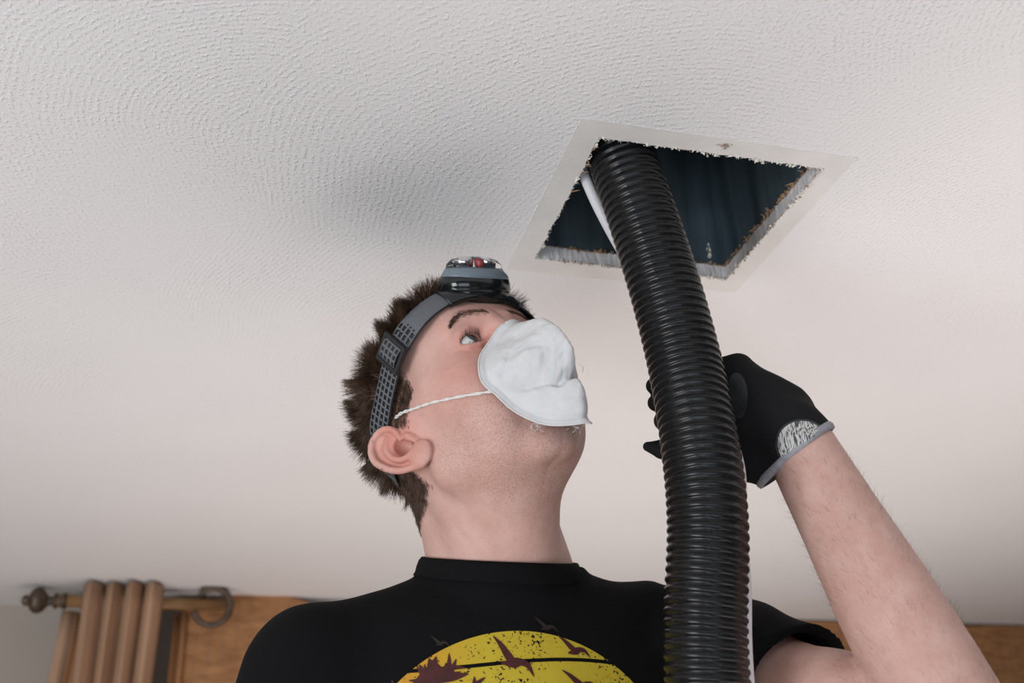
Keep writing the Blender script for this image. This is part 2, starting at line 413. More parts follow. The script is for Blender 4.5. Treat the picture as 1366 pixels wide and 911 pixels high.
# crumbs and torn paper round the rim
def crumbs(name, edges, m, cnt, size, zr, seed):
    r = np.random.default_rng(seed); mb = MB(); cs = [(HX0, HY0), (HX1, HY0), (HX1, HY1), (HX0, HY1)]; nr = [(0, 1), (-1, 0), (0, -1), (1, 0)]
    for e in edges:
        a, b = np.array(cs[e]), np.array(cs[(e + 1) % 4])
        for _ in range(cnt):
            u = r.random(); p = a + (b - a) * u + np.array(nr[e]) * r.normal(0.0004, 0.0007)
            z = CZ + r.uniform(*zr); s_ = size * r.lognormal(0, 0.5)
            c = np.array([p[0], p[1], z]); d = r.normal(0, 1, (4, 3)); d /= np.linalg.norm(d, axis=1)[:, None]
            mb.add([c + s_ * d[0], c + s_ * d[1], c + s_ * d[2], c + s_ * d[3]], [(0, 1, 2), (0, 2, 3), (0, 3, 1), (1, 3, 2)])
    o = mb.build(name, m, ceiling, False); tag(o, kind='stuff'); return o
crumbs('plaster_crumbs', (0, 1, 2, 3), m_flake, 190, 0.0013, (-0.0012, 0.001), 3)['label'] = 'cream crumbs along the cut rim'
crumbs('torn_paper', (1, 2), m_paper, 260, 0.0014, (CT - 0.002, CT + 0.001), 4)['label'] = 'brown torn paper fringe on the upper rim'
crumbs('frayed_paper', (1, 2), m_paper, 110, 0.0009, (-0.0012, 0.0008), 9)['label'] = 'brown frayed paper on the lower rim'
mb = MB(); r = np.random.default_rng(8)
for _ in range(26):                                   # curled wisps on the right and left edges
    e = r.random() < 0.72; y = r.uniform(HY0 + 0.02, HY1 - 0.01) if e else r.uniform(HY0, HY0 + 0.12)
    x = HX1 if e else HX0; s = -1 if e else 1; L = r.uniform(0.003, 0.009)
    z = CZ + (CT if e else 0); a = r.uniform(0, 6)
    pts = [(x + s * L * u, y + 0.002 * math.sin(a + 4 * u), z + (0.003 * u * math.sin(a)) - 0.002 * u * u) for u in np.linspace(0, 1, 5)]
    mb.tube(pts, [0.0009, 0.0008, 0.0007, 0.0005, 0.0002], 4)
tag(mb.build('paper_wisps', m_paper, ceiling), kind='stuff')
# old screw hole with crumbled plaster beside the near edge
mb = MB(); c0 = V3(0.415, 0.7125, CZ)
for _ in range(60):
    p = c0 + V3(r.normal(0, 0.0032), r.normal(0, 0.0020), -abs(r.normal(0, 0.0012))); d = r.normal(0, 1, (4, 3)); d /= np.linalg.norm(d, axis=1)[:, None]
    mb.add([p + 0.0011 * q for q in d], [(0, 1, 2), (0, 2, 3), (0, 3, 1), (1, 3, 2)])
screw = mb.build('screw_hole_crumble', m_crumble, ceiling, False); tag(screw, kind='stuff')
# sheet metal duct above the hole
mb = MB(); g = 0.004; dz0 = CZ + CT + 0.0005; dz1 = CZ + 0.34; T = 0.002
ax0, ax1, ay0, ay1 = HX0 - g, HX1 + g, HY0 - g, HY1 + g
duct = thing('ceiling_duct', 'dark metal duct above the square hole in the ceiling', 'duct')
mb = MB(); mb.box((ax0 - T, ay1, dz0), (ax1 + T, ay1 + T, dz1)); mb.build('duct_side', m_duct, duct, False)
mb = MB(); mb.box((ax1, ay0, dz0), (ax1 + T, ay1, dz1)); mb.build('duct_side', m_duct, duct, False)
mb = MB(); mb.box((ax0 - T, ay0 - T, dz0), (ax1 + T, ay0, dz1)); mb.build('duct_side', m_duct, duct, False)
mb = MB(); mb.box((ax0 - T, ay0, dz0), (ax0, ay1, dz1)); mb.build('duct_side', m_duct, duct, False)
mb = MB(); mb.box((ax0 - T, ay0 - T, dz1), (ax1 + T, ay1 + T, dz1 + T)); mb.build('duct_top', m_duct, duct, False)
mb = MB()
for _ in range(30):
    p = V3(0.512 - abs(r.normal(0, .002)), ay1 - 0.0008, CZ + 0.035 + r.normal(0, 0.006)); d = r.normal(0, 1, (4, 3)) * (1, .3, 1.6)
    mb.add([p + 0.0012 * q for q in d], [(0, 1, 2), (0, 2, 3), (0, 3, 1), (1, 3, 2)])
tag(mb.build('plaster_splash', m_flake, duct, False), kind='stuff')

def struct_box(name, lo, hi, m):
    mb = MB(); mb.box(lo, hi); o = mb.build(name, m, None, False); return tag(o, kind='structure')
struct_box('floor', (X0, Y0, -0.05), (X1, Y1, 0), m_floor)
struct_box('wall_back', (X0, Y1, 0), (X1, Y1 + 0.1, CZ), m_wall)
struct_box('wall_right', (X1, Y0, 0), (X1 + 0.1, Y1, CZ), m_wall)
struct_box('wall_left', (X0 - 0.1, Y0, 0), (X0, Y1, CZ), m_wall)
struct_box('wall_front', (X0, Y0 - 0.1, 0), (X1, Y0, CZ), m_wall)

# ================================================================== CURTAIN END
RY = 2.50; RZ = 2.366
pole = thing('curtain_pole', 'brown wooden curtain pole with a carved finial close under the ceiling', 'curtain pole')
mb = MB(); mb.tube([(-0.365, RY, RZ), (0.005, RY, RZ)], 0.0135, 20); mb.build('pole', m_wood, pole)
mb = MB()
mb.lathe((-0.352, RY, RZ), (-1, 0, 0), [(-0.012, .0135), (-0.010, .017), (-0.004, .018), (0, .014), (.006, .013), (.009, .017), (.014, .017), (.017, .011), (.024, .010), (.030, .014), (.037, .023), (.046, .0275), (.055, .0265), (.062, .021), (.067, .0135), (.070, .011), (.074, .0125), (.079, .010), (.082, .003)], 28)
fin = mb.build('finial', m_bronze, pole); fin['label'] = 'dark carved bulb finial'
me = fin.data
for v in me.vertices:
    dx = -(v.co.x + 0.352); 
    if 0.026 < dx < 0.066:
        a = math.atan2(v.co.z - RZ, v.co.y - RY); k = 1 + 0.08 * math.cos(a * 9 + dx * 60)
        v.co.y = RY + (v.co.y - RY) * k; v.co.z = RZ + (v.co.z - RZ) * k
mb = MB(); pts = []
cx, cz, rr_ = -0.030, RZ - 0.010, 0.042
for a in np.linspace(125, -165, 30): pts.append((cx + rr_ * math.cos(math.radians(a)) * .95, RY - 0.028, cz + rr_ * math.sin(math.radians(a))))
mb.tube(pts, np.linspace(0.009, 0.0065, 30), 12)
mb.tube([pts[0], (pts[0][0], RY + 0.05, pts[0][2] - 0.004), (pts[0][0], Y1, pts[0][2] - 0.02)], 0.007, 10)
mb.build('scroll_bracket', m_bronze, pole)['label'] = 'dark curved scroll bracket'
# curtain: four deep pleats plus return to the wall
curt = thing('curtain', 'tan pleated curtain hanging from the wooden pole', 'curtain')
def sheet(name, prof_top, prof_bot, z0, z1, m, parent, nz=24, wav=0.0, thick=0.0015):
    n_ = len(prof_top); V = []; 
    for k in range(nz + 1):
        u = k / nz; z = z1 + (z0 - z1) * u; s_ = sg(u, 0, 0.35)
        for i in range(n_):
            p = np.array(prof_top[i]) * (1 - s_) + np.array(prof_bot[i]) * s_
            V.append((p[0] + wav * math.sin(u * 9 + i * 0.5), p[1], z))
    F = [(k * n_ + i, k * n_ + i + 1, (k + 1) * n_ + i + 1, (k + 1) * n_ + i) for k in range(nz) for i in range(n_ - 1)]
    o = link_mesh(name, V, F, m, parent); md = o.modifiers.new('s', 'SOLIDIFY'); md.thickness = thick; return o
def pleats(x0, x1, n_, y, dep, ph=0.0, m=14):
    out = []
    for i in range(n_ * m + 1):
        u = i / m; x = x0 + (x1 - x0) * u / n_
        a = (u + ph) * 2 * math.pi
        out.append((x + 0.0075 * math.sin(a) * (1 + 0.5 * math.sin(1.7 * int(u))), y - dep * (abs(math.sin(a / 2)) ** 0.45) * (1 - 0.15 * math.sin(2.1 * int(u))) + dep))
    return out
sheet('pleated_panel', pleats(-0.306, -0.138, 4, RY - 0.082, 0.060), pleats(-0.298, -0.146, 4, RY - 0.092, 0.070), 0.9, 2.394, m_curt, curt, 30, 0.0012)
rt = [(-0.352 + 0.016 * u + 0.004 * math.sin(u * 7), RY + 0.03 + 0.15 * u) for u in np.linspace(0, 1, 14)]
bt = [(-0.378 + 0.012 * u + 0.006 * math.sin(u * 7), RY + 0.03 + 0.15 * u) for u in np.linspace(0, 1, 14)]
lt = [(-0.350 + 0.065 * u, RY + 0.03 - 0.006 * math.sin(u * 9)) for u in np.linspace(1, 0, 14)]
lb = [(-0.376 + 0.09 * u, RY + 0.03 - 0.02 * math.sin(u * 9)) for u in np.linspace(1, 0, 14)]
sheet('return_panel', lt + rt, lb + bt, 0.9, 2.352, m_curt, curt, 20)
rl = [(-0.318 + 0.03 * u, RY + 0.004 + 0.01 * math.sin(u * 5)) for u in np.linspace(0, 1, 10)]
rb = [(-0.345 + 0.05 * u, RY + 0.004 + 0.014 * math.sin(u * 5)) for u in np.linspace(0, 1, 10)]
sheet('lining', rl, rb, 0.9, 2.34, m_lining, curt, 20)
rs1 = [(-0.112 + 0.028 * u, 2.535 + 0.01 * math.sin(u * 6)) for u in np.linspace(0, 1, 10)]
sheet('lining_edge', rs1, rs1, 0.9, 2.352, m_lining, curt, 20)
# woven reed blind with a scalloped top
def reed_blind(name, label, x0, x1, y, topf, z0):
    o = thing(name, label, 'blind'); mb = MB(); z = z0; r = np.random.default_rng(3)
    dx = 0.012
    while z < 2.3995:
        x = x0; start = None
        while x <= x1 + 1e-6:
            ok = topf(x) > z + 0.004
            if ok and start is None: start = x
            if (not ok or x + dx > x1) and start is not None:
                yo = y + r.normal(0, 0.0006); mb.box((start, yo - 0.0012, z), (x, yo + 0.0012, z + 0.0052)); start = None
            x += dx
        z += 0.0058
    tag(mb.build('reeds', m_weave, o, False), kind='stuff')
    mb = MB(); x = x0 + 0.01
    while x < x1:
        pts = [(x, y - 0.002 - 0.001 * (k % 2), zz) for k, zz in enumerate(np.arange(z0, topf(x) - 0.006, 0.0116))]
        if len(pts) > 1: mb.tube(pts, 0.0008, 4)
        x += 0.03
    tag(mb.build('weaving_threads', m_curt, o, False), kind='stuff')
    mb = MB(); xs = np.linspace(x0, x1, 60); mb.tube([(x, y, topf(x) - 0.003) for x in xs], 0.0035, 8); mb.build('top_binding', m_weave, o)
    return o
reed_blind('woven_blind', 'golden brown woven reed blind with a scalloped top behind the wooden pole', -0.100, 0.30, 2.545,
           lambda x: 2.374 + 0.042 * math.exp(-((x - 0.085) / 0.09) ** 2) + 0.008 * math.exp(-((x + 0.06) / 0.04) ** 2), 1.2)
reed_blind('woven_blind', 'golden brown woven reed blind at the right edge behind the bent elbow', 1.32, 2.6, 2.66,
           lambda x: 2.392 + 0.003 * math.sin(x * 9), 1.2)
#@@MAN@@
# ================================================================== HOSE
def hose_path():
    pts = [(0.372, 0.800, 1.55), (0.365, 0.782, 1.75), (0.3615, 0.768, 1.93), (0.371, 0.755, 2.045), (0.3735, 0.757, 2.12), (0.3735, 0.765, 2.185),
           (0.3665, 0.766, 2.245), (0.3555, 0.765, 2.305), (0.3415, 0.764, 2.37), (0.330, 0.768, 2.43), (0.323, 0.778, 2.50), (0.322, 0.80, 2.58), (0.33, 0.83, 2.65)]
    return spline(pts, 1400)
HP = hose_path()
def hose_mesh():
    seglen = np.linalg.norm(np.diff(HP, axis=0), axis=1); s = np.concatenate([[0], np.cumsum(seglen)])
    pitch = 0.0081; n_ = int(s[-1] / (pitch / 9)); su = np.linspace(0, s[-1], n_)
    C = np.stack([np.interp(su, s, HP[:, k]) for k in range(3)], 1)
    T_ = np.gradient(C, axis=0); T_ /= np.linalg.norm(T_, axis=1)[:, None]
    A = np.zeros_like(C); a = V3(0, -1, 0)
    for i in range(n_): a = a - T_[i] * (a @ T_[i]); a /= np.linalg.norm(a); A[i] = a
    B = np.cross(T_, A); K = 56; th = np.arange(K) * 2 * math.pi / K
    ph = (su[:, None] / pitch + th[None, :] / (2 * math.pi)) % 1.0
    bulge = np.where(ph < 0.72, np.sqrt(np.clip(1 - ((ph - 0.36) / 0.37) ** 2, 0, 1)), np.where((ph > 0.80) & (ph < 0.92), 0.42, 0.05))
    R_ = 0.0305 + 0.0026 * bulge
    V = C[:, None] + R_[..., None] * (np.cos(th)[None, :, None] * A[:, None] + np.sin(th)[None, :, None] * B[:, None])
    i = np.arange(n_ - 1)[:, None]; k = np.arange(K)[None, :]; k2 = (k + 1) % K
    F = np.stack([i * K + k, i * K + k2, (i + 1) * K + k2, (i + 1) * K + k], -1).reshape(-1, 4)
    return V.reshape(-1, 3), F
hv, hf = hose_mesh()
hose = link_mesh('ribbed_hose', hv, hf, m_hose); tag(hose, 'thick black ribbed hose going up into the square ceiling hole', 'hose')
rod = MB().tube(spline([(0.409, 0.810, 1.55), (0.4015, 0.788, 1.80), (0.3995, 0.7765, 1.93), (0.4045, 0.770, 2.00), (0.4070, 0.7700, 2.045), (0.4110, 0.7650, 2.10), (0.4080, 0.7790, 2.15), (0.4010, 0.7900, 2.19), (0.3830, 0.801, 2.245), (0.3580, 0.804, 2.295), (0.3345, 0.806, 2.345), (0.312, 0.802, 2.395), (0.300, 0.80, 2.44), (0.302, 0.80, 2.52)], 160), 0.0055, 14).build('cable', m_cable)
tag(rod, 'slim grey-white cable running up behind the black hose', 'cable')

# ================================================================== MAN
HM = np.array([[-0.89358693, 0.23680216, -0.3813491], [-0.36227473, -0.88207787, 0.30115718], [-0.26506493, 0.40726326, 0.8740007]])
HT = V3(0.20881788, 0.87949941, 2.16907311)          # head frame: x his right, y forward, z up
def h2w(p): return np.asarray(p, float) @ HM.T + HT
def w2h(p): return (np.asarray(p, float) - HT) @ HM
def N_(v): v = np.array(v, float); return v / np.linalg.norm(v)

neck_base_w = V3(0.249, 0.948, 2.005)
nb = w2h(neck_base_w); notch = w2h((0.238, 0.893, 2.030))
EYE = V3(0.0325, 0.0745, 0.0275); ER = 0.0118
# ear frame
eu = N_((0.012, -0.042, 0.066)); en = np.array([0.93, 0.34, 0.05]); en = N_(en - eu * (en @ eu)); ef = np.cross(eu, en); 
if ef[1] < 0: ef = -ef
EC = V3(0.0800, -0.0130, -0.0105)
def E3(f, u, n_=0.0): return EC + ef * f + eu * u + en * n_
ER_ = np.stack([ef, eu, en], 1)
S = sym
H_OPS = [
 ('u', ell((0, -0.014, 0.047), (0.0765, 0.098, 0.083)), 0),
 ('u', ell((0, 0.030, 0.048), (0.0690, 0.0640, 0.062)), 0.02),
 ('u', ell((0, 0.018, -0.004), (0.0650, 0.069, 0.078)), 0.02),
 ('u', S(ell((0.034, 0.050, 0.066), (0.034, 0.034, 0.032))), 0.02),
 ('u', S(cap((0.040, 0.0765, 0.045), (0.010, 0.0895, 0.042), 0.010, 0.0105)), 0.014),
 ('u', S(cap((0.052, 0.052, 0.045), (0.058, 0.040, 0.010), 0.012)), 0.015),
 ('u', S(ell((0.046, 0.052, -0.004), (0.021, 0.027, 0.018))), 0.030),
 ('u', S(cap((0.056, 0.038, 0.000), (0.066, 0.004, 0.004), 0.010)), 0.015),
 ('u', ell((0, 0.060, -0.035), (0.037, 0.034, 0.040)), 0.018),
 ('u', S(ell((0.038, 0.040, -0.040), (0.026, 0.042, 0.044))), 0.018),
 ('u', S(cap((0.054, 0.006, -0.050), (0.015, 0.062, -0.080), 0.0150, 0.0130)), 0.022),
 ('u', S(cap((0.058, -0.002, 0.000), (0.055, 0.004, -0.052), 0.015, 0.015)), 0.014),
 ('u', ell((0, 0.0665, -0.0805), (0.018, 0.0150, 0.0145)), 0.014),
 ('u', ell((0, 0.016, -0.060), (0.044, 0.042, 0.028)), 0.02),
 # neck
 ('u', cap((0, -0.040, -0.020), nb + V3(0, 0.004, 0), 0.049, 0.056), 0.03),
 ('u', cap((0, -0.006, -0.068), nb + V3(0, 0.029, 0.012), 0.045, 0.046), 0.03),
 ('u', cap((0, -0.040, -0.005), nb + V3(-0.004, -0.008, 0), 0.042, 0.056), 0.02),
 ('u', cap((0.056, -0.022, -0.020), notch + V3(0.010, 0.000, 0.0), 0.012, 0.007), 0.022),
 ('u', cap((-0.056, -0.022, -0.020), notch + V3(-0.010, 0.000, 0.0), 0.012, 0.007), 0.022),
 ('u', cap(w2h((0.266, 0.930, 2.075)), w2h((0.291, 0.935, 2.015)), 0.033, 0.031), 0.025),
 # sockets
 ('s', S(ell((0.0335, 0.0985, 0.0265), (0.0170, 0.0165, 0.0120))), 0.012),
 # lids
 ('u', S(ell(EYE, (ER + 0.0027,) * 3)), 0.0040),
 ('u', S(chain([(0.0470, 0.0745, 0.0290), (0.0410, 0.0835, 0.0350), (0.0330, 0.0870, 0.0366), (0.0240, 0.0860, 0.0345)], [0.0016, 0.0022, 0.0024, 0.0016])), 0.0035),
 ('u', S(chain([(0.0465, 0.0745, 0.0230), (0.0400, 0.0840, 0.0190), (0.0310, 0.0865, 0.0180), (0.0210, 0.0870, 0.0225)], [0.0012, 0.0016, 0.0018, 0.0014])), 0.005),
 ('s', S(ell((0.0325, 0.0900, 0.0262), (0.0150, 0.0130, 0.0061), np.stack([N_((1, -0.35, -0.13)), N_((0.35, 1, 0.0)), N_((0.13, 0.05, 1))], 1))), 0.0012),
 # nose
 ('u', cap((0, 0.0925, 0.034), (0, 0.1140, -0.012), 0.0068, 0.0085), 0.010),
 ('u', ell((0, 0.1160, -0.017), (0.0110, 0.0105, 0.0095)), 0.006),
 ('u', S(ell((0.0125, 0.1045, -0.0205), (0.0075, 0.0105, 0.0080))), 0.005),
 ('s', S(ell((0.0065, 0.108, -0.0270), (0.0038, 0.0060, 0.0040))), 0.003),
 ('u', S(cap((0.006, 0.095, 0.026), (0.016, 0.086, 0.000), 0.006, 0.007)), 0.012),
 # mouth
 ('u', ell((0, 0.088, -0.052), (0.026, 0.014, 0.016)), 0.012),
 ('u', S(cap((0, 0.1005, -0.0495), (0.021, 0.0885, -0.0535), 0.0042, 0.0018)), 0.004),
 ('u', S(cap((0, 0.0990, -0.0600), (0.019, 0.0885, -0.0555), 0.0050, 0.0020)), 0.004),
 ('s', S(cap((0, 0.1055, -0.0545), (0.024, 0.0905, -0.0542), 0.0013, 0.0008)), 0.002),
 ('s', ell((0, 0.101, -0.073), (0.020, 0.008, 0.006)), 0.008),
 # ears
 ('u', S(ell(E3(-0.001, 0.004, -0.010), (0.0135, 0.022, 0.013), ER_)), 0.006),
 ('u', S(ell(E3(-0.002, 0.006, 0.001), (0.0185, 0.0290, 0.0036), ER_)), 0.003),
 ('u', S(ell(E3(0.0025, -0.0265, 0.0045), (0.0125, 0.0120, 0.0050), ER_)), 0.004),
 ('u', S(ell(E3(0.010, -0.010, -0.002), (0.006, 0.010, 0.006), ER_)), 0.004),
 ('s', S(ell(E3(0.0035, -0.0035, 0.005), (0.0088, 0.0125, 0.0150), ER_)), 0.0018),
 ('s', S(cap(E3(0.006, -0.006, 0.002), E3(0.010, -0.004, -0.020), 0.0048, 0.0035)), 0.0015),
 ('s', S(chain([E3(0.004, 0.024, 0.0045), E3(-0.008, 0.026, 0.0045), E3(-0.0145, 0.014, 0.0045), E3(-0.0150, 0.000, 0.0045), E3(-0.012, -0.011, 0.0045)], [0.0030, 0.0030, 0.0028, 0.0026, 0.0018])), 0.002),
 ('u', S(chain([E3(0.008, 0.002, 0.0045), E3(0.0130, 0.012, 0.004), E3(0.0120, 0.024, 0.004), E3(0.0040, 0.0325, 0.004), E3(-0.0080, 0.0325, 0.005), E3(-0.0175, 0.0220, 0.006), E3(-0.0200, 0.0060, 0.006), E3(-0.0180, -0.0090, 0.0055), E3(-0.0125, -0.0200, 0.004), E3(-0.0060, -0.0300, 0.0025)],
        [0.0022, 0.0030, 0.0033, 0.0034, 0.0034, 0.0034, 0.0033, 0.0031, 0.0030, 0.0034], 34)), 0.0022),
 ('u', S(chain([E3(0.0040, 0.0190, 0.003), E3(-0.0050, 0.0130, 0.0050), E3(-0.0095, 0.0020, 0.0060), E3(-0.0080, -0.0090, 0.0060), E3(-0.0010, -0.0165, 0.0055), E3(0.004, -0.0165, 0.004)], [0.0022, 0.0030, 0.0028, 0.0026, 0.0028, 0.002], 20)), 0.003),
 ('u', S(ell(E3(0.0125, -0.0055, 0.0035), (0.0038, 0.0065, 0.0040), ER_)), 0.003),
]
H_OPS = [(o_, f, float(k)) for o_, f, k in H_OPS]
def hfield(P): return evalops(H_OPS, np.asarray(P, np.float32))
HLO = (-0.105, -0.145, -0.20); HHI = (0.105, 0.140, 0.145)
# keep the head piece above the collar line (it overlaps the torso piece inside the shirt)
cutn = HM.T @ V3(0, -0.25, 1.0)
h_ops = H_OPS + [('i', plane(w2h((0.240, 0.94, 2.020)), -cutn), 0.0)]
hv, hfc = nets(h_ops, HLO, HHI, 0.00115)
hn = vnormals(hv, hfc)
# colour masks in the head frame
ZB, SB = 0.0390, 0.300
def strapb(y): return 12 * np.clip(y - 0.055, 0, 1) ** 2 - np.clip(4 * np.clip(-0.02 - y, 0, 1) ** 2, 0, 0.012)
def strapz(y): return ZB + SB * y + strapb(y)
def head_tint(v):
    ax = np.abs(v[:, 0]); y, z = v[:, 1], v[:, 2]
    g = lambda c, s_: np.exp(-(((ax - c[0]) / s_[0]) ** 2 + ((y - c[1]) / s_[1]) ** 2 + ((z - c[2]) / s_[2]) ** 2))
    red = 0.55 * g((0.050, 0.06, -0.008), (0.022, 0.04, 0.022)) + 0.85 * g((0.084, -0.01, -0.008), (0.014, 0.03, 0.038)) + 0.35 * g((0.0325, 0.085, 0.018), (0.02, 0.02, 0.008)) + 0.5 * g((0, 0.11, -0.02), (0.02, 0.03, 0.018)) \
        + 0.8 * g((0, 0.1, -0.054), (0.022, 0.02, 0.008)) + 0.22 * g((0.02, 0.085, 0.045), (0.05, 0.03, 0.03)) + 0.45 * g((0.034, 0.085, 0.0265), (0.019, 0.02, 0.011))  # last term paints the reddish shade of the eye sockets into the tint
    jaw = sg(0.012 - z - 0.25 * (0.06 - y), 0.0, 0.055) * sg(z + 0.150, 0, 0.03) * sg(y, -0.012, 0.025)
    stub = np.clip(0.55 * jaw * (1 - 0.5 * g((0.05, 0.06, -0.02), (0.02, 0.03, 0.02))), 0, 1)
    return np.stack([np.clip(red, 0, 1), stub, np.zeros(len(v)), np.ones(len(v))], 1)
def hair_mask(p):
    x, y, z = np.abs(p[..., 0]), p[..., 1], p[..., 2]
    top = sg(z - strapz(y), -0.003, 0.004)
    front = np.where(z > 0.02, 0.030 + 0.75 * np.clip(z - 0.045, 0, 1) + 0.3 * np.clip(0.045 - z, 0, 1) * 0, 0.020 - 0.7 * (0.02 - z))
    side = sg(front - y, -0.004, 0.008) * sg(z - (-0.004), -0.004, 0.010)
    back = sg(-0.030 - y - 0.25 * (z + 0.01), -0.003, 0.008) * sg(z + 0.036 + 0.15 * x, -0.004, 0.014)
    m_ = np.maximum(np.maximum(top, side), back)
    earq = (p - EC * np.array([1, 1, 1])) if p.ndim == 2 else p
    ex = np.stack([x, y, z], -1) - EC; fe, ue, ne = ex @ ef, ex @ eu, ex @ en
    inear = np.exp(-((fe + 0.001) / 0.023) ** 4 - ((ue - 0.001) / 0.037) ** 4) * sg(ne, -0.012, -0.006)
    return m_ * (1 - np.clip(inear * 1.6, 0, 1))
tint = head_tint(hv); hm_ = hair_mask(hv); tint[:, 2] = 0.75 * hm_; tint[:, 1] = np.maximum(tint[:, 1], 0)

# --- torso and arms (world frame)
SR = V3(0.074, 0.950, 1.951); SL = V3(0.440, 0.945, 1.980)
ELL = V3(0.5260, 0.682, 1.838); WRL = V3(0.4870, 0.785, 2.126)
ELR = V3(0.015, 0.900, 1.700); WRR = V3(0.200, 0.700, 1.640)
ad = N_(WRL - ELL); side_ = V3(1, 0, 0) - ad * ad[0]; side_ /= np.linalg.norm(side_)
B_OPS = [
 ('u', ell((0.248, 0.950, 1.86), (0.155, 0.098, 0.19)), 0),
 ('u', ell((0.250, 0.960, 1.66), (0.135, 0.090, 0.20)), 0.05),
 ('u', cap(SR + V3(0.02, 0, 0.005), SL + V3(-0.02, 0, 0.0), 0.048), 0.05),
 ('u', cap(neck_base_w + V3(0, 0.02, 0.0), SR + V3(0.02, 0.01, 0.012), 0.050, 0.036), 0.04),
 ('u', cap(neck_base_w + V3(0, 0.02, 0.0), SL + V3(-0.02, 0.01, 0.008), 0.050, 0.036), 0.04),
 ('u', cap(neck_base_w + V3(0, 0, -0.03), neck_base_w + V3(-0.006, -0.002, 0.035), 0.062, 0.054), 0.02),
 ('u', cap(SR, ELR, 0.050, 0.036), 0.03), ('u', cap(ELR, WRR, 0.040, 0.026), 0.02),
 ('u', cap(SL, SL * 0.45 + ELL * 0.55, 0.050, 0.044), 0.03), ('u', cap(SL * 0.45 + ELL * 0.55, ELL, 0.044, 0.038), 0.02),
 ('u', ell(SL * 0.5 + ELL * 0.5 + V3(0, 0, 0.0), (0.040, 0.085, 0.036)), 0.03),
 ('u', chain([ELL, ELL + (WRL - ELL) * 0.30, ELL + (WRL - ELL) * 0.52, ELL + (WRL - ELL) * 0.76, WRL, WRL + (WRL - ELL) * 0.10], [0.0435, 0.0432, 0.0405, 0.0355, 0.0318, 0.025]), 0.004),
]
B_OPS = [(o_, f, float(k)) for o_, f, k in B_OPS]
bv, bf = nets(B_OPS, (-0.06, 0.58, 1.50), (0.61, 1.09, 2.17), 0.0032)
bt = np.zeros((len(bv), 4)); bt[:, 3] = 1
person = thing('person', 'man in black T-shirt looking up at the ceiling hole, left arm raised to the hose', 'person')
allv = np.concatenate([h2w(hv), bv]); allf = np.concatenate([hfc, bf + len(hv)])
body = link_mesh('body', allv, allf, m_skin, person)
ca = body.data.color_attributes.new('tint', 'FLOAT_COLOR', 'POINT')
ca.data.foreach_set('color', np.concatenate([tint, bt]).astype(np.float32).ravel())

# surface helper: cast from an inner point outwards to the head surface
def hcast(o_, d, far=0.16, n_=90, first=False):
    o_ = np.asarray(o_, float); d = np.asarray(d, float); d = d / np.linalg.norm(d, axis=-1, keepdims=True)
    ts = np.linspace(0, far, n_); P = o_[..., None, :] + d[..., None, :] * ts[:, None]
    s_ = hfield(P.reshape(-1, 3)).reshape(P.shape[:-1]) < 0
    last = s_.shape[-1] - 1 - np.argmax(s_[..., ::-1], -1)
    if first: last = np.maximum(np.argmin(s_, -1) - 1, 0)
    a = ts[last]; b = ts[np.minimum(last + 1, n_ - 1)]
    for _ in range(12):
        m_ = (a + b) / 2; ins = hfield(o_ + d * m_[..., None]) < 0
        a = np.where(ins, m_, a); b = np.where(ins, b, m_)
    return o_ + d * a[..., None]
def hnormal(P, e=0.0006):
    g = np.stack([hfield(P + np.eye(3)[k] * e) - hfield(P - np.eye(3)[k] * e) for k in range(3)], -1)
    return g / (np.linalg.norm(g, axis=-1, keepdims=True) + 1e-12)

# --- eyes
def eye(sx, label=None):
    c = h2w(EYE * V3(sx, 1, 1)); tgt = V3(0.37, 0.76, 2.45); g_ = N_(tgt - c)
    base_f = HM @ N_((0.12 * sx, 1, 0.02)); g_ = N_(0.30 * g_ + 0.70 * base_f)
    bm = bmesh.new(); bmesh.ops.create_uvsphere(bm, u_segments=40, v_segments=28, radius=ER)
    me = bpy.data.meshes.new('eyeball'); bm.to_mesh(me); bm.free(); me.materials.append(m_sclera)
    for p in me.polygons: p.use_smooth = True
    o = bpy.data.objects.new('eyeball', me); COL.objects.link(o); o.parent = person; o.location = c
    a = N_(np.cross(g_, (0, 0, 1))); b = np.cross(a, g_)
    def discm(r0, r1, lift, nm, m_):
        V = []; F = []; K = 32; R_ = 5
        for i in range(R_ + 1):
            rr = r0 + (r1 - r0) * i / R_; hz = math.sqrt(max((ER + lift) ** 2 - rr ** 2, 0))
            for k in range(K):
                th = 2 * math.pi * k / K; V.append(g_ * hz + rr * (math.cos(th) * a + math.sin(th) * b))
        for i in range(R_):
            for k in range(K): F.append((i * K + k, i * K + (k + 1) % K, (i + 1) * K + (k + 1) % K, (i + 1) * K + k))
        return link_mesh(nm, V, F, m_, o)
    discm(0.0, 0.0060, 0.00025, 'iris', m_iris); discm(0.0, 0.0026, 0.0004, 'pupil', m_pupil)
eye(1); eye(-1)

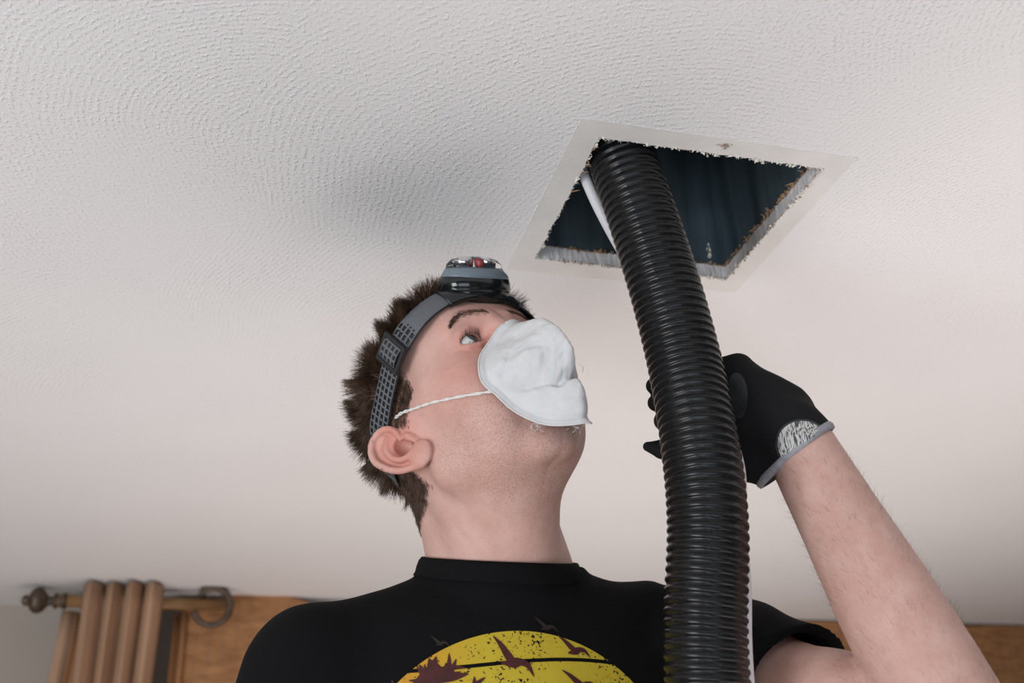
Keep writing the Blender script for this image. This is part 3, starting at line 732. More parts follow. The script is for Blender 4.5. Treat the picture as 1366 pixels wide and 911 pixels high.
# --- strands
def strands(name, roots, dirs, nrm, length, rad, m_, parent, nseg=5, curl=0.3, grav=None, lift=0.5, lab=None, stuff=True, seed=1, flow=None):
    r = np.random.default_rng(seed); n_ = len(roots)
    P = [roots.copy()]; d = dirs / np.linalg.norm(dirs, axis=1)[:, None]; L = np.broadcast_to(length, (n_,))[:, None] / nseg
    drift = r.normal(0, 1, (n_, 3)); drift /= np.linalg.norm(drift, axis=1)[:, None]
    for i in range(nseg):
        P.append(P[-1] + d * L)
        t_ = flow if flow is not None else 0
        d = d + curl * drift * 0.35 + (t_ if flow is not None else 0)
        if grav is not None: d = d + grav
        d /= np.linalg.norm(d, axis=1)[:, None]
    P = np.stack(P, 1)
    tdir = P[:, -1] - P[:, 0]; a = np.cross(tdir, r.normal(0, 1, (n_, 3))); a /= np.linalg.norm(a, axis=1)[:, None] + 1e-12
    b = np.cross(tdir, a); b /= np.linalg.norm(b, axis=1)[:, None] + 1e-12
    rads = np.broadcast_to(rad, (n_,))[:, None] * np.linspace(1, 0.25, nseg + 1)[None]
    V = np.stack([P + rads[..., None] * (math.cos(t_) * a[:, None] + math.sin(t_) * b[:, None]) for t_ in (0, 2.0944, 4.1888)], 2)
    base = (np.arange(n_) * (nseg + 1) * 3)[:, None, None]; i = np.arange(nseg)[None, :, None]; k = np.arange(3)[None, None, :]; k2 = (k + 1) % 3
    F = np.stack([base + i * 3 + k, base + i * 3 + k2, base + (i + 1) * 3 + k2, base + (i + 1) * 3 + k], -1).reshape(-1, 4)
    o = link_mesh(name, h2w(V.reshape(-1, 3)), F, m_, parent)
    if stuff: o['kind'] = 'stuff'
    if lab: o['label'] = lab
    return o
# band plane of the head torch strap: z = ZB + SB*y

fc = hv[hfc].mean(1); fa = np.linalg.norm(np.cross(hv[hfc[:, 1]] - hv[hfc[:, 0]], hv[hfc[:, 3]] - hv[hfc[:, 0]]), axis=1)
hmF = hair_mask(fc); prob = fa * hmF * (1 + 2.2 * ((fc[:, 1] > -0.035) & (fc[:, 2] < strapz(fc[:, 1])))); r = np.random.default_rng(21)
NH = 42000
pick = r.choice(len(fc), NH, p=prob / prob.sum())
roots = fc[pick] + r.normal(0, 0.0005, (NH, 3)); nn = np.cross(hv[hfc[pick, 2]] - hv[hfc[pick, 0]], hv[hfc[pick, 3]] - hv[hfc[pick, 1]]); nn /= np.linalg.norm(nn, axis=1)[:, None]
bandd = roots[:, 2] - strapz(roots[:, 1])                       # signed height above the strap plane
above = sg(bandd, 0.010, 0.022); belowm = sg(-bandd, 0.008, 0.018); inband = (1 - np.maximum(above, belowm)) * (roots[:, 1] > -0.068)
# combed forward on top, back and down behind
fl_ = np.zeros((NH, 3)); fl_[:, 1] = np.where(roots[:, 1] > -0.02, 0.55, -0.15) * above + belowm * (-0.35); fl_[:, 2] = -0.5 * (1 - sg(roots[:, 2], 0.06, 0.12)) - 0.3 * belowm
fl_[:, 0] = 0.25 * np.sign(roots[:, 0]) * above
clump = np.sin(roots @ V3(310, 120, 90) + 1.3) * np.cos(roots @ V3(-90, 260, 170)); cd = np.stack([np.sin(roots @ V3(150, 90, 210)), np.cos(roots @ V3(190, -120, 80)), np.sin(roots @ V3(-60, 220, 140))], 1)
fl_ += 0.38 * cd * above[:, None]
dirs = nn * (0.20 + 0.40 * above)[:, None] + fl_
ln = 0.0070 + 0.0130 * above * (1 + 0.25 * clump) + 0.002 * belowm * sg(-roots[:, 1], 0.02, 0.06); ln *= r.uniform(0.75, 1.15, NH)
ln *= np.where(inband > 0.5, 0.25, 1) * (0.45 + 0.55 * hmF[pick])
hair = strands('hair', roots, dirs, nn, ln, 0.00027, m_hair, person, 4, 0.28, flow=fl_ * 0.12, seed=3, lab='short messy brown hair')
# sideburn and nape fuzz thins out into the skin by mask probability already
def brow(sx):
    r = np.random.default_rng(4 + int(sx)); cp = spline([(0.0500, 0.06, 0.0425), (0.0440, 0.07, 0.0475), (0.0340, 0.08, 0.0515), (0.0230, 0.09, 0.0510), (0.0120, 0.09, 0.0465)], 200)
    idx = r.integers(0, 200, 640); p = cp[idx].copy(); u = idx / 199
    wd = np.interp(u, [0, .3, .75, 1], [0.0018, 0.0034, 0.0047, 0.0044])
    p[:, 2] += r.normal(0, 0.5, 640) * wd; o_ = np.stack([p[:, 0] * 0.75, np.full(640, 0.0), p[:, 2]], 1)
    d0 = np.stack([p[:, 0] * 0.25, np.full(640, 0.10), np.zeros(640)], 1)
    q = hcast(o_, d0); nq = hnormal(q); dr = np.stack([np.full(640, 0.9), np.full(640, -0.5), 0.45 - 1.1 * (1 - u)], 1)
    q[:, 0] *= sx; nq[:, 0] *= sx; dr[:, 0] *= sx
    return strands('eyebrow', q, dr + 0.30 * nq + r.normal(0, 0.15, (640, 3)), nq, 0.0052 * r.uniform(.6, 1.1, 640), 0.00013, m_brow, person, 4, 0.2, seed=5)
brow(1); brow(-1)
def lashes(sx):
    V = []; D = []; r = np.random.default_rng(9)
    for up_, n_ in ((1, 60), (-1, 26)):
        for k in range(n_):
            u = r.random(); x = 0.0200 + 0.0250 * u; arch = math.sin(math.pi * min(max(u, 0.02), 0.98)) ** 0.7
            z = 0.0262 - 0.13 * (x - 0.0325) + up_ * 0.0050 * arch
            V.append((x, 0, z)); D.append((0.35 * (u - 0.35), 0.9, 0.75 if up_ > 0 else -0.45))
    V = np.array(V); D = np.array(D); o_ = EYE + (V - EYE) * V3(1, 0, 1); dd = V3(0, 1, 0) + 0 * V
    q = np.stack([V[:, 0], EYE[1] + np.sqrt(np.clip((ER + 0.0022) ** 2 - (V[:, 0] - EYE[0]) ** 2 - (V[:, 2] - EYE[2]) ** 2, 0, 1)), V[:, 2]], 1)
    q[:, 0] *= sx; D[:, 0] *= sx
    ln_ = np.array([0.0068] * 60 + [0.004] * 26) * r.uniform(.75, 1.1, 86)
    return strands('eyelashes', q, D + r.normal(0, .08, D.shape), D, ln_, 0.00014, m_lash, person, 4, 0.05, flow=np.array([[0, 0, 0.16]]), seed=6)
lashes(1); lashes(-1)

# ================================================================== T-SHIRT
def off(f, e): return lambda P: f(P) - e
def body_field(P): return evalops(B_OPS, P)
def fold(P):
    x, y, z = P[..., 0], P[..., 1], P[..., 2]
    f1 = np.sin(62 * x + 38 * z + 2.2 * np.sin(24 * z + 9 * x)) * sg(np.abs(x - 0.25), 0.07, 0.17)
    f2 = 1.2 * np.sin(95 * (x * 0.75 - z) + 2 * np.sin(30 * x)) * sg(x, 0.31, 0.36)
    return (-0.0011 * f1 - 0.0022 * f2).astype(np.float32)
uL = N_(ELL - SL); uR = N_(ELR - SR)
SLE = SL + (ELL - SL) * 0.40; SRE = SR + (ELR - SR) * 0.62
cn = N_((0.0, -0.30, 1.0)); cc = V3(0.238, 0.935, 2.056)     # collar plane
S_OPS = [
 ('u', off(B_OPS[0][1], 0.006), 0), ('u', off(B_OPS[1][1], 0.012), 0.05), ('u', off(B_OPS[2][1], 0.006), 0.05),
 ('u', off(B_OPS[3][1], 0.004), 0.04), ('u', off(B_OPS[4][1], 0.004), 0.04),
 ('u', cap(neck_base_w + V3(0, 0, -0.03), neck_base_w + V3(-0.004, -0.004, 0.048), 0.071, 0.065), 0.018),
 ('u', cap(SR, SR + (ELR - SR) * 0.7, 0.058, 0.062), 0.03),
 ('u', cap(SL, SL + (ELL - SL) * 0.5, 0.060, 0.066), 0.03),
 ('u', (lambda P, a=plane(cc, cn): np.maximum(hfield(w2h(P)) - 0.0060, a(P))), 0.014),
 ('d', fold, 0),
 ('s', cap(SL + uL * 0.06, ELL + uL * 0.1, 0.053, 0.062), 0.0), ('s', cap(SR + uR * 0.10, ELR + uR * 0.1, 0.054, 0.062), 0.0),
 ('i', plane(SLE, uL + V3(0.0, 0, 0.0)), 0.002),
]
S_OPS[-1] = ('s', (lambda P, a=plane(SLE, -uL), b=plane(V3(0.36, 0, 0), V3(-1, 0, 0)): np.maximum(a(P), b(P))), 0.0)
S_OPS.append(('s', (lambda P, a=plane(SRE, -uR), b=plane(V3(0.10, 0, 0), V3(1, 0, 0)): np.maximum(a(P), b(P))), 0.0))
S_OPS.append(('s', (lambda P, a=plane(cc, -cn), b=ell(cc, (0.10, 0.10, 0.10)): np.maximum(a(P), b(P))), 0.002))
S_OPS.append(('s', (lambda P: hfield(w2h(P)) - 0.0012), 0.0))
S_OPS.append(('i', plane((0, 0, 1.52), (0, 0, -1)), 0))
S_OPS = [(o_, f, float(k)) for o_, f, k in S_OPS]
sv, sf = nets(S_OPS, (-0.08, 0.58, 1.50), (0.62, 1.10, 2.12), 0.0030)
shirt = link_mesh('t_shirt', sv, sf, m_shirt, person); shirt['label'] = 'plain black crew-neck T-shirt with a sun print'
shirt_bvh = BVHTree.FromPolygons([tuple(map(float, v)) for v in sv], [tuple(map(int, q)) for q in sf])
# --- decals that follow a surface
def patch(name, P, shape, bvh, dirv, m, parent, off_=0.0006, world=True):
    """P: (nu,nv,3) start points; each is pushed along dirv on to the surface; result has a little thickness"""
    nu, nv = shape; dirv = Vector(dirv).normalized(); V = []; ok = []
    for p in P.reshape(-1, 3):
        h = bvh.ray_cast(Vector(p) - dirv * 0.15, dirv, 0.6)
        if h[0] is None: V.append(p); ok.append(False)
        else: V.append(np.array(h[0] + h[1] * off_)); ok.append(True)
    F = []
    for i in range(nu - 1):
        for j in range(nv - 1):
            q = (i * nv + j, (i + 1) * nv + j, (i + 1) * nv + j + 1, i * nv + j + 1)
            if all(ok[k] for k in q): F.append(q)
    o = link_mesh(name, V, F, m, parent); return o

m_print = mat('yellow_orange_print', (0.62, 0.46, 0.03), 0.75, spec=0.2); t = NT(m_print); o = t.obj()
sx_ = t.n('SeparateXYZ', i_0=o).outputs[0]
gx = t.n('MapRange', i_Value=t.math('MULTIPLY_ADD', t.noise(o, 14, 3), 0.03, sx_), i_1=0.170, i_2=0.225).outputs[0]
colp = t.mix(gx, (0.56, 0.19, 0.025), (0.57, 0.43, 0.035))
colp = t.mix(t.noise(o, 60, 4), colp, (0.50, 0.36, 0.03))
sp = t.n('MapRange', i_Value=t.math('MULTIPLY_ADD', t.noise(o, 30, 3), 0.35, t.math('MULTIPLY', t.noise(o, 420, 2), 0.75)), i_1=0.655, i_2=0.675).outputs[0]
t.l(t.mix(sp, colp, (0.010, 0.010, 0.010)), t.b.inputs['Base Color'])
m_rust = noisy('dark_red_print', (0.055, 0.007, 0.006), 0.75, 120, 0.25)
m_rustf = noisy('faded_red_print', (0.017, 0.007, 0.006), 0.8, 200, 0.4)
PC = V3(0.2400, 0.862, 1.835); PR = 0.1445      # sun disc on the chest
def pp(u, v): return V3(PC[0] + u, PC[1], PC[2] + v)
def sun_band(lo, hi):
    us = np.linspace(-PR, PR, 150); P = []
    for u in us:
        top = math.sqrt(max(PR * PR - u * u, 0)); a = min(max(lo(u), -top), top); b = min(hi(u), top)
        if b < a: b = a
        P.append([pp(u, a + (b - a) * k / 30) for k in range(31)])
    return patch('sun_print', np.array(P), (150, 31), shirt_bvh, (0, 1, 0), m_print, shirt, 0.0009)
ln0 = lambda u: 0.1170 - 0.00018 * 0 + 0.004 * math.sin((u + 0.02) * 22)
sun_band(lambda u: ln0(u) + 0.0016, lambda u: 1)['label'] = 'top slice of the yellow and orange sun print'
sun_band(lambda u: ln0(u) - 0.075, lambda u: ln0(u) - 0.0016)
sun_band(lambda u: ln0(u) - 0.140, lambda u: ln0(u) - 0.080)
def stroke(mb_pts, wid, name, m, n_=24, parent=None, off_=0.0014):
    c = spline([(a, b, 0) for a, b in mb_pts], n_)[:, :2]; d = np.gradient(c, axis=0); d /= np.linalg.norm(d, axis=1)[:, None] + 1e-9
    nrm = np.stack([-d[:, 1], d[:, 0]], 1); w = np.interp(np.linspace(0, 1, n_), np.linspace(0, 1, len(wid)), wid)
    P = np.array([[pp(*(c[i] + nrm[i] * w[i] * s)) for s in (-1, -0.33, 0.33, 1)] for i in range(n_)])
    return patch(name, P, (n_, 4), shirt_bvh, (0, 1, 0), m, parent or shirt, off_)
def bird(u, v, s, m, flip=1, rot=0.0):
    c, sn = math.cos(rot), math.sin(rot)
    T_ = lambda a, b: (u + s * (c * a * flip - sn * b), v + s * (sn * a * flip + c * b))
    V = []
    root = stroke([T_(-1.0, 0.75), T_(-0.62, 0.50), T_(-0.25, 0.18), T_(0.02, -0.02)], [0.01 * s, 0.10 * s, 0.16 * s, 0.15 * s], 'bird_print', m)
    o2 = stroke([T_(0.0, 0.0), T_(0.32, 0.10), T_(0.62, 0.05), T_(0.95, -0.28)], [0.17 * s, 0.14 * s, 0.11 * s, 0.01 * s], 'w', m)
    o3 = stroke([T_(-0.42, -0.20), T_(-0.15, -0.12), T_(0.12, -0.10), T_(0.30, -0.02)], [0.03 * s, 0.13 * s, 0.12 * s, 0.03 * s], 'w', m)
    me = root.data; V = [v_.co[:] for v_ in me.vertices]; F = [tuple(p.vertices) for p in me.polygons]
    for q in (o2, o3):
        n_ = len(V); V += [v_.co[:] for v_ in q.data.vertices]; F += [tuple(i + n_ for i in p.vertices) for p in q.data.polygons]
        bpy.data.objects.remove(q)
    me.clear_geometry(); me.from_pydata(V, [], F); me.update(); return root
bird(-0.0085, 0.1180, 0.021, m_rust, 1, -0.35)
bird(0.047, 0.1285, 0.015, m_rust, 1, -0.10)
bird(0.050, 0.099, 0.017, m_rust, 1, 0.0)
bird(0.024, 0.1480, 0.011, m_rustf, 1, -0.1)
bird(-0.0660, 0.1345, 0.008, m_rustf, 1, -0.1)
r = np.random.default_rng(12)
frs = []
for cx_, cy_, R0_, n_ in ((-0.068, 0.104, 0.022, 26), (-0.095, 0.088, 0.02, 16), (-0.040, 0.090, 0.016, 10)):
    for k in range(n_):
        a = r.uniform(0.1, 3.3); L_ = R0_ * r.uniform(0.6, 1.1); a2 = a + r.normal(0, 0.4)
        frs.append(stroke([(cx_, cy_), (cx_ + L_ * .5 * math.cos(a), cy_ + L_ * .5 * math.sin(a)), (cx_ + L_ * math.cos(a2), cy_ + L_ * math.sin(a2))], [0.0022, 0.0026, 0.0003], 'foliage_print', m_rust, 8, None, 0.0013 + 0.00002 * k))
V = []; F = []
for q in frs:
    n_ = len(V); V += [v_.co[:] for v_ in q.data.vertices]; F += [tuple(i + n_ for i in p.vertices) for p in q.data.polygons]; bpy.data.objects.remove(q)
link_mesh('foliage_print', V, F, m_rust, shirt)['label'] = 'dark red ragged foliage print'
# collar rib
K = 96; cax = cn; ca_ = N_(np.cross(cax, (0, 1, 0))); cb_ = np.cross(cax, ca_)
hc = w2h(cc + cax * 0.002); ang = np.linspace(0, 2 * math.pi, K, endpoint=False)
dw = np.cos(ang)[:, None] * ca_ + np.sin(ang)[:, None] * cb_
nk = hcast(np.repeat(hc[None], K, 0), dw @ HM); nk = h2w(nk); rad0 = np.linalg.norm(nk - (cc + cax * 0.002), axis=1)
for _ in range(6): rad0 = (rad0 + np.roll(rad0, 1) + np.roll(rad0, -1)) / 3
V = []; rows = []
top_in = cc + cax * 0.002 + dw * (rad0 + 0.0012)[:, None]; top_out = cc + cax * 0.0035 + dw * (rad0 + 0.0040)[:, None]
def snap(P, e):
    out = []
    for p in P:
        l_, n__, _, _ = shirt_bvh.find_nearest(Vector(p)); out.append(np.array(l_ + n__ * e))
    out = np.array(out)
    for _ in range(3): out = (out * 2 + np.roll(out, 1, 0) + np.roll(out, -1, 0)) / 4
    return out
rows = [cc - cax * 0.014 + dw * (rad0 + 0.0004)[:, None], top_in, top_out]
for s_, o_ in ((0.003, 0.0062), (0.008, 0.0075), (0.013, 0.0090), (0.0170, 0.0105), (0.0180, 0.0060)):
    P_ = cc + cax * (0.0030 - s_) + dw * (rad0 + o_)[:, None]; out = []
    for p in P_:
        l_, n__, _, d__ = shirt_bvh.find_nearest(Vector(p)); sd = (Vector(p) - l_).dot(n__)
        out.append(p if sd > 0.0016 or s_ > 0.0175 else np.array(l_ + n__ * 0.0016))
    out = np.array(out)
    for _ in range(2): out = (out * 2 + np.roll(out, 1, 0) + np.roll(out, -1, 0)) / 4
    rows.append(out)
V = np.concatenate(rows); F = [(i * K + k, i * K + (k + 1) % K, (i + 1) * K + (k + 1) % K, (i + 1) * K + k) for i in range(len(rows) - 1) for k in range(K)]
link_mesh('collar', V, F, m_shirt, shirt)['label'] = 'ribbed crew collar'

# ================================================================== HEAD TORCH
torch = thing('head_torch', 'black and grey head torch strapped round the man\'s brown hair', 'head torch')
def band_ring(dz, off_, n_=220):
    th = np.linspace(0, 2 * math.pi, n_, endpoint=False); db = strapb(-0.010 + 0.1 * np.cos(th)); c = V3(0, -0.010, ZB + SB * -0.010)
    ax_y = N_((0, 1, SB)); ax_x = V3(1, 0, 0); nrm_ = N_((0, -SB, 1))
    d = np.cos(th)[:, None] * ax_y + np.sin(th)[:, None] * ax_x
    o_ = c + nrm_ * (dz + db)[:, None]
    p = hcast(o_, d, first=True); rr = np.linalg.norm(p - o_, axis=1)
    rr = np.where(np.abs(rr) < 0.05, 0.08, rr)
    # the strap is taut: bridge hollows by taking a local maximum, then smooth
    k = 5; mx = np.max([np.roll(rr, s) for s in range(-k, k + 1)], 0)
    for _ in range(10): mx = (mx + np.roll(mx, 1) + np.roll(mx, -1)) / 3
    tuck = 1 - 0.9 * sg(-np.cos(th), 0.62, 0.80)              # the hair falls over the strap at the back
    return o_ + d * (np.maximum(mx, rr) + off_ * tuck)[:, None], th
SW = 0.0235
def band_ribbon(name, offs, half, m, cells=False, solid=0.0006, rng_=None, plain=None, parent=torch):
    nr = 17 if cells else 5; n_ = 220
    if cells:
        # 4 windows across and bars between
        e = np.linspace(-half, half, 5); bw = half * 0.085; us = []
        for i in range(4): us += [e[i] + (bw if i else 0), e[i + 1] - bw] if False else []
        us = [-half]; 
        for i in range(4):
            a = -half + (2 * half) * i / 4; b = -half + (2 * half) * (i + 1) / 4; us += [a + bw, b - bw]
        us.append(half)
    else: us = list(np.linspace(-half, half, 6))
    base = [band_ring(u_, offs)[0] for u_ in np.linspace(-half, half, 6)]; base = np.array(base)      # (6,n,3)
    # resample along the length evenly by arc
    mid = base[3]; sl = np.linalg.norm(np.diff(np.vstack([mid, mid[:1]]), axis=0), axis=1); S_ = np.concatenate([[0], np.cumsum(sl)])
    L_ = S_[-1]; pitch = 0.0066; nc = int(L_ / pitch); ss = []
    if cells:
        for i in range(nc): ss += [i * L_ / nc, i * L_ / nc + 0.0018]
    else: ss = list(np.linspace(0, L_, 260, endpoint=False))
    def at(row, s): q = np.vstack([base[row], base[row][:1]]); return np.array([np.interp(s, S_, q[:, k]) for k in range(3)])
    G = np.array([[at(rw, s) for s in ss] for rw in range(6)]); V = []; m_ = len(ss)
    for u_ in us:
        f_ = (u_ + half) / (2 * half) * 5; i = min(int(f_), 4); w_ = f_ - i; V.append(G[i] * (1 - w_) + G[i + 1] * w_)
    V = np.array(V); F = []
    for a in range(len(us) - 1):
        for b in range(m_):
            s = ss[b]; 
            hole = cells and (a % 2 == 1) and (b % 2 == 1)
            if hole and plain and plain(s / L_): hole = False
            if rng_ and not rng_(s / L_): continue
            if not hole: F.append((a * m_ + b, a * m_ + (b + 1) % m_, (a + 1) * m_ + (b + 1) % m_, (a + 1) * m_ + b))
    o = link_mesh(name, h2w(V.reshape(-1, 3)), F, m, parent, smooth=True)
    md = o.modifiers.new('s', 'SOLIDIFY'); md.thickness = solid; md.offset = 0
    return o, G, S_
shown = lambda f: f < 0.395 or f > 0.605                     # the rest is buried in the hair
back_, GB, SBL = band_ribbon('strap_backing', 0.0036, SW / 2 + 0.0008, m_black, rng_=shown)
back_['label'] = 'black inner strap'
plainf = lambda f: f < 0.135 or f > 0.865
front_, GF, SFL = band_ribbon('strap_mesh', 0.0047, SW / 2, m_strap, True, plain=plainf, rng_=shown)
front_['label'] = 'grey strap woven with rows of square windows'
# slide buckle with a doubled loop of webbing
def ring_at(f, dz, off_):
    p, th = band_ring(dz, off_); i = f * 220; a = int(i) % 220; return p[a] + (p[(a + 1) % 220] - p[a]) * (i - int(i))
fb = 0.158
bc = ring_at(fb, 0, 0.0075); tx = N_(ring_at(fb + 0.01, 0, 0.0075) - ring_at(fb - 0.01, 0, 0.0075)); bz = N_(ring_at(fb, 0.01, 0.0075) - ring_at(fb, -0.01, 0.0075)); bn = N_(np.cross(tx, bz)); 
if bn @ (bc - V3(0, 0, 0.05)) < 0: bn = -bn
def bq(a, b, c): return h2w(bc + tx * a + bz * b + bn * c)
mb = MB()
hw, hh = 0.0105, 0.0155
for (a0, a1, b0, b1) in ((-hw - .003, -hw + .0012, -hh, hh), (hw - .0012, hw + .003, -hh, hh), (-hw, hw, -hh, -hh + .0032), (-hw, hw, hh - .0032, hh)):
    v = []; 
    for c in (-0.0025, 0.0024):
        for (a, b) in ((a0, b0), (a1, b0), (a1, b1), (a0, b1)): v.append(bq(a, b, c))
    mb.add(v, [(0, 3, 2, 1), (4, 5, 6, 7), (0, 1, 5, 4), (1, 2, 6, 5), (2, 3, 7, 6), (3, 0, 4, 7)])
bk = mb.build('buckle', m_black, torch, False); md = bk.modifiers.new('b', 'BEVEL'); md.width = 0.0009; md.segments = 2; bk['label'] = 'black slide buckle'
V = []; F = []; MI = []; ncol = 9; us = [-SW / 2]; 
for i in range(4): us += [-SW / 2 + SW * i / 4 + .001, -SW / 2 + SW * (i + 1) / 4 - .001]
us.append(SW / 2); sl = np.linspace(-1, 1, 11)
for s in sl:
    for u_ in us: V.append(bq(s * hw * 0.95, u_ * 0.98, 0.0035 * math.sqrt(max(1 - s * s, 0)) + 0.0003))
nu_ = len(us)
for i in range(10):
    for j in range(nu_ - 1): F.append((i * nu_ + j, (i + 1) * nu_ + j, (i + 1) * nu_ + j + 1, i * nu_ + j + 1)); MI.append(1 if (j % 2 == 1 and i in (1, 2, 4, 5, 7, 8)) else 0)
link_mesh('strap_loop', V, F, None, torch, mats=[m_strap, m_black], midx=MI)['label'] = 'grey strap folded through the buckle'
# perforation dots on the plain part beside the buckle
for f_ in (0.118, 0.130):
    for j in range(4 if f_ > 0.12 else 3):
        p0 = ring_at(f_, -0.0075 + 0.0045 * j, 0.0053); MB().lathe(h2w(p0), HM @ bn, [(-0.0004, 0.0009), (0.0002, 0.0009)], 8).build('strap_hole', m_black, torch)
# lamp body
LA = N_((0.0, 0.734, 0.679)); LC = V3(-0.005, 0.0805, 0.0845); LXv = V3(1, 0, 0); LBv = np.cross(LA, LXv)
def loft(prof, n_=56, power=2.5, lc=LC):
    """prof: (height, half width x, half height b, shift b)"""
    V = []; 
    for h, a, b, sh in prof:
        for k in range(n_):
            th = 2 * math.pi * k / n_; c_, s_ = math.cos(th), math.sin(th)
            x = a * math.copysign(abs(c_) ** (2 / power), c_); y = b * math.copysign(abs(s_) ** (2 / power), s_)
            V.append(lc + LXv * x + LBv * (y + sh) + LA * h * 1.12)
    F = [(i * n_ + k, i * n_ + (k + 1) % n_, (i + 1) * n_ + (k + 1) % n_, (i + 1) * n_ + k) for i in range(len(prof) - 1) for k in range(n_)]
    F.append(tuple(range(n_ - 1, -1, -1))); F.append(tuple((len(prof) - 1) * n_ + k for k in range(n_)))
    return h2w(np.array(V)), F
v_, f_ = loft([(-0.006, .022, .014, 0), (-0.004, .029, .019, 0), (0.000, .0335, .0235, 0), (0.004, .0360, .0258, 0), (0.0075, .0368, .0264, 0), (0.0082, .0360, .0258, 0), (0.0090, .0369, .0265, 0), (0.0145, .0366, .0262, 0), (0.0185, .0352, .0250, 0), (0.0205, .0325, .0228, 0), (0.0210, .0290, .0200, 0)], power=2.25)
link_mesh('lamp_housing', v_, f_, m_shell, torch)['label'] = 'glossy black lamp housing'
v_, f_ = loft([(0.0165, .0345, .0243, 0.001), (0.0198, .0345, .0243, 0.001), (0.0220, .0330, .0230, 0.001), (0.0250, .0305, .0210, 0), (0.0268, .0290, .0198, 0), (0.0258, .0278, .0188, 0), (0.0215, .0270, .0180, 0)], power=2.25)
link_mesh('lamp_bezel', v_, f_, m_bezel, torch)['label'] = 'slate grey lamp bezel'
v_, f_ = loft([(0.0250, .0296, .0203, 0), (0.0300, .0284, .0195, 0), (0.0340, .0240, .0162, 0), (0.0362, .015, .010, 0), (0.0368, .004, .003, 0)], power=2.2)
link_mesh('lamp_lens', v_, f_, m_glass, torch)['label'] = 'clear domed lens'
for i, (x, b_, rr, mm) in enumerate(((0.0135, 0.001, 0.0088, m_refl), (-0.0085, 0.001, 0.0105, m_refl), (0.003, 0.0095, 0.0040, m_red))):
    c_ = LC + LXv * x + LBv * b_ + LA * 0.0280
    cup = MB().lathe(h2w(c_), HM @ LA, [(-0.0005, rr * 0.35), (0.0004, rr * 0.62), (0.0042, rr * 0.90), (0.0080, rr), (0.0082, rr * 0.93), (0.0044, rr * 0.80), (0.0008, rr * 0.4), (0.0006, 0.001)], 28).build('reflector', mm, torch)
    MB().lathe(h2w(c_ + LA * 0.0012), HM @ LA, [(0, 0.0014), (0.0008, 0.0012), (0.001, 0.0003)], 12).build('lamp_chip', m_led, cup)
MB().lathe(h2w(LC + LXv * 0.0025 + LBv * (-0.0185) + LA * 0.0262), HM @ LA, [(-0.002, .0016), (0.0018, .0016), (0.0024, .001)], 12).build('switch', m_shell, torch)
# bracket plate hugging the forehead under the lamp
rowsb = []
for dz, of in ((-SW / 2 - 0.0018, 0.0024), (-SW / 2 - 0.0002, 0.0062), (0.0, 0.0062), (SW / 2, 0.0055)):
    p, th = band_ring(dz, of, 220); p = np.roll(p, 13, 0)[:27]; rowsb.append(p)
V = np.concatenate(rowsb); F = [(i * 27 + k, i * 27 + k + 1, (i + 1) * 27 + k + 1, (i + 1) * 27 + k) for i in range(3) for k in range(26)]
o = link_mesh('bracket_plate', h2w(V), F, m_shell, torch); md = o.modifiers.new('s', 'SOLIDIFY'); md.thickness = 0.0015
for s in (-1, 1):
    MB().tube([h2w(LC + LXv * s * 0.024 + LBv * (-0.012) + LA * -0.006), h2w(LC + LXv * s * 0.024 + LBv * (-0.019) + LA * 0.001)], 0.004, 12).build('hinge', m_shell, torch)
# white stitched tab of the strap behind the ear
q0 = ring_at(0.335, -0.006, 0.0062); q1 = ring_at(0.36, -0.012, 0.0062); q2 = ring_at(0.405, -0.012, 0.0062)

# ================================================================== DUST MASK
maskt = thing('dust_mask', 'crumpled white dust mask over the man\'s nose and mouth', 'dust mask')
rim = [(0.0000, 0.1090, 0.0250), (0.0090, 0.1065, 0.0235), (0.0165, 0.1010, 0.0205), (0.0270, 0.0935, 0.0120), (0.0400, 0.0890, 0.0010), (0.0485, 0.0870, -0.0125), (0.0515, 0.0845, -0.0270), (0.0475, 0.0860, -0.0415), (0.0390, 0.0850, -0.0600), (0.0265, 0.0910, -0.0810), (0.0140, 0.1020, -0.0940), (0.0000, 0.1105, -0.1000)]
rimL = [(-x, y, z) for x, y, z in rim[1:-1]][::-1]
rim_all = np.array(rim + rimL); rc = np.vstack([rim_all, rim_all[:3]])
rs = spline(rc, (len(rim_all) + 2) * 8 + 1)[8:8 + len(rim_all) * 8]          # closed resample
RN = len(rs); AP = V3(0.0, 0.1430, -0.0350); NU = 56
V = []
from mathutils import noise as mnoise
def crease(x, z):
    d = 0.0
    def seg(a, b, w, h, k=0.004):
        a = np.array(a); b = np.array(b); p = np.array((x, z)); u = np.clip((p - a) @ (b - a) / ((b - a) @ (b - a)), 0, 1)
        q = np.linalg.norm(p - a - u * (b - a)); return h * math.exp(-(q / w) ** 2) * (0.55 + 0.45 * math.sin(math.pi * min(max(u, .08), .92)))
    d += seg((0.046, -0.040), (0.010, -0.062), 0.0050, -0.0050)      # long crease above the chin flap
    d += seg((0.010, -0.062), (-0.035, -0.052), 0.0050, -0.0055)
    d += seg((0.042, -0.046), (0.000, -0.072), 0.0060, 0.0022)
    d += seg((0.044, -0.036), (0.016, -0.002), 0.0050, -0.0030)      # diagonal fold to the nose
    d += seg((0.028, -0.004), (0.010, 0.018), 0.0045, -0.0026)
    d += seg((0.036, -0.022), (0.020, -0.036), 0.0050, 0.0026)
    d += seg((0.008, 0.012), (0.002, -0.020), 0.0060, 0.0020)
    d += seg((-0.004, -0.020), (-0.018, -0.046), 0.0060, -0.0060)    # dent beside the tip
    d += seg((0.004, -0.030), (-0.004, -0.054), 0.0050, 0.0034)
    d += seg((-0.020, 0.004), (-0.034, -0.024), 0.0050, -0.0025)
    return d
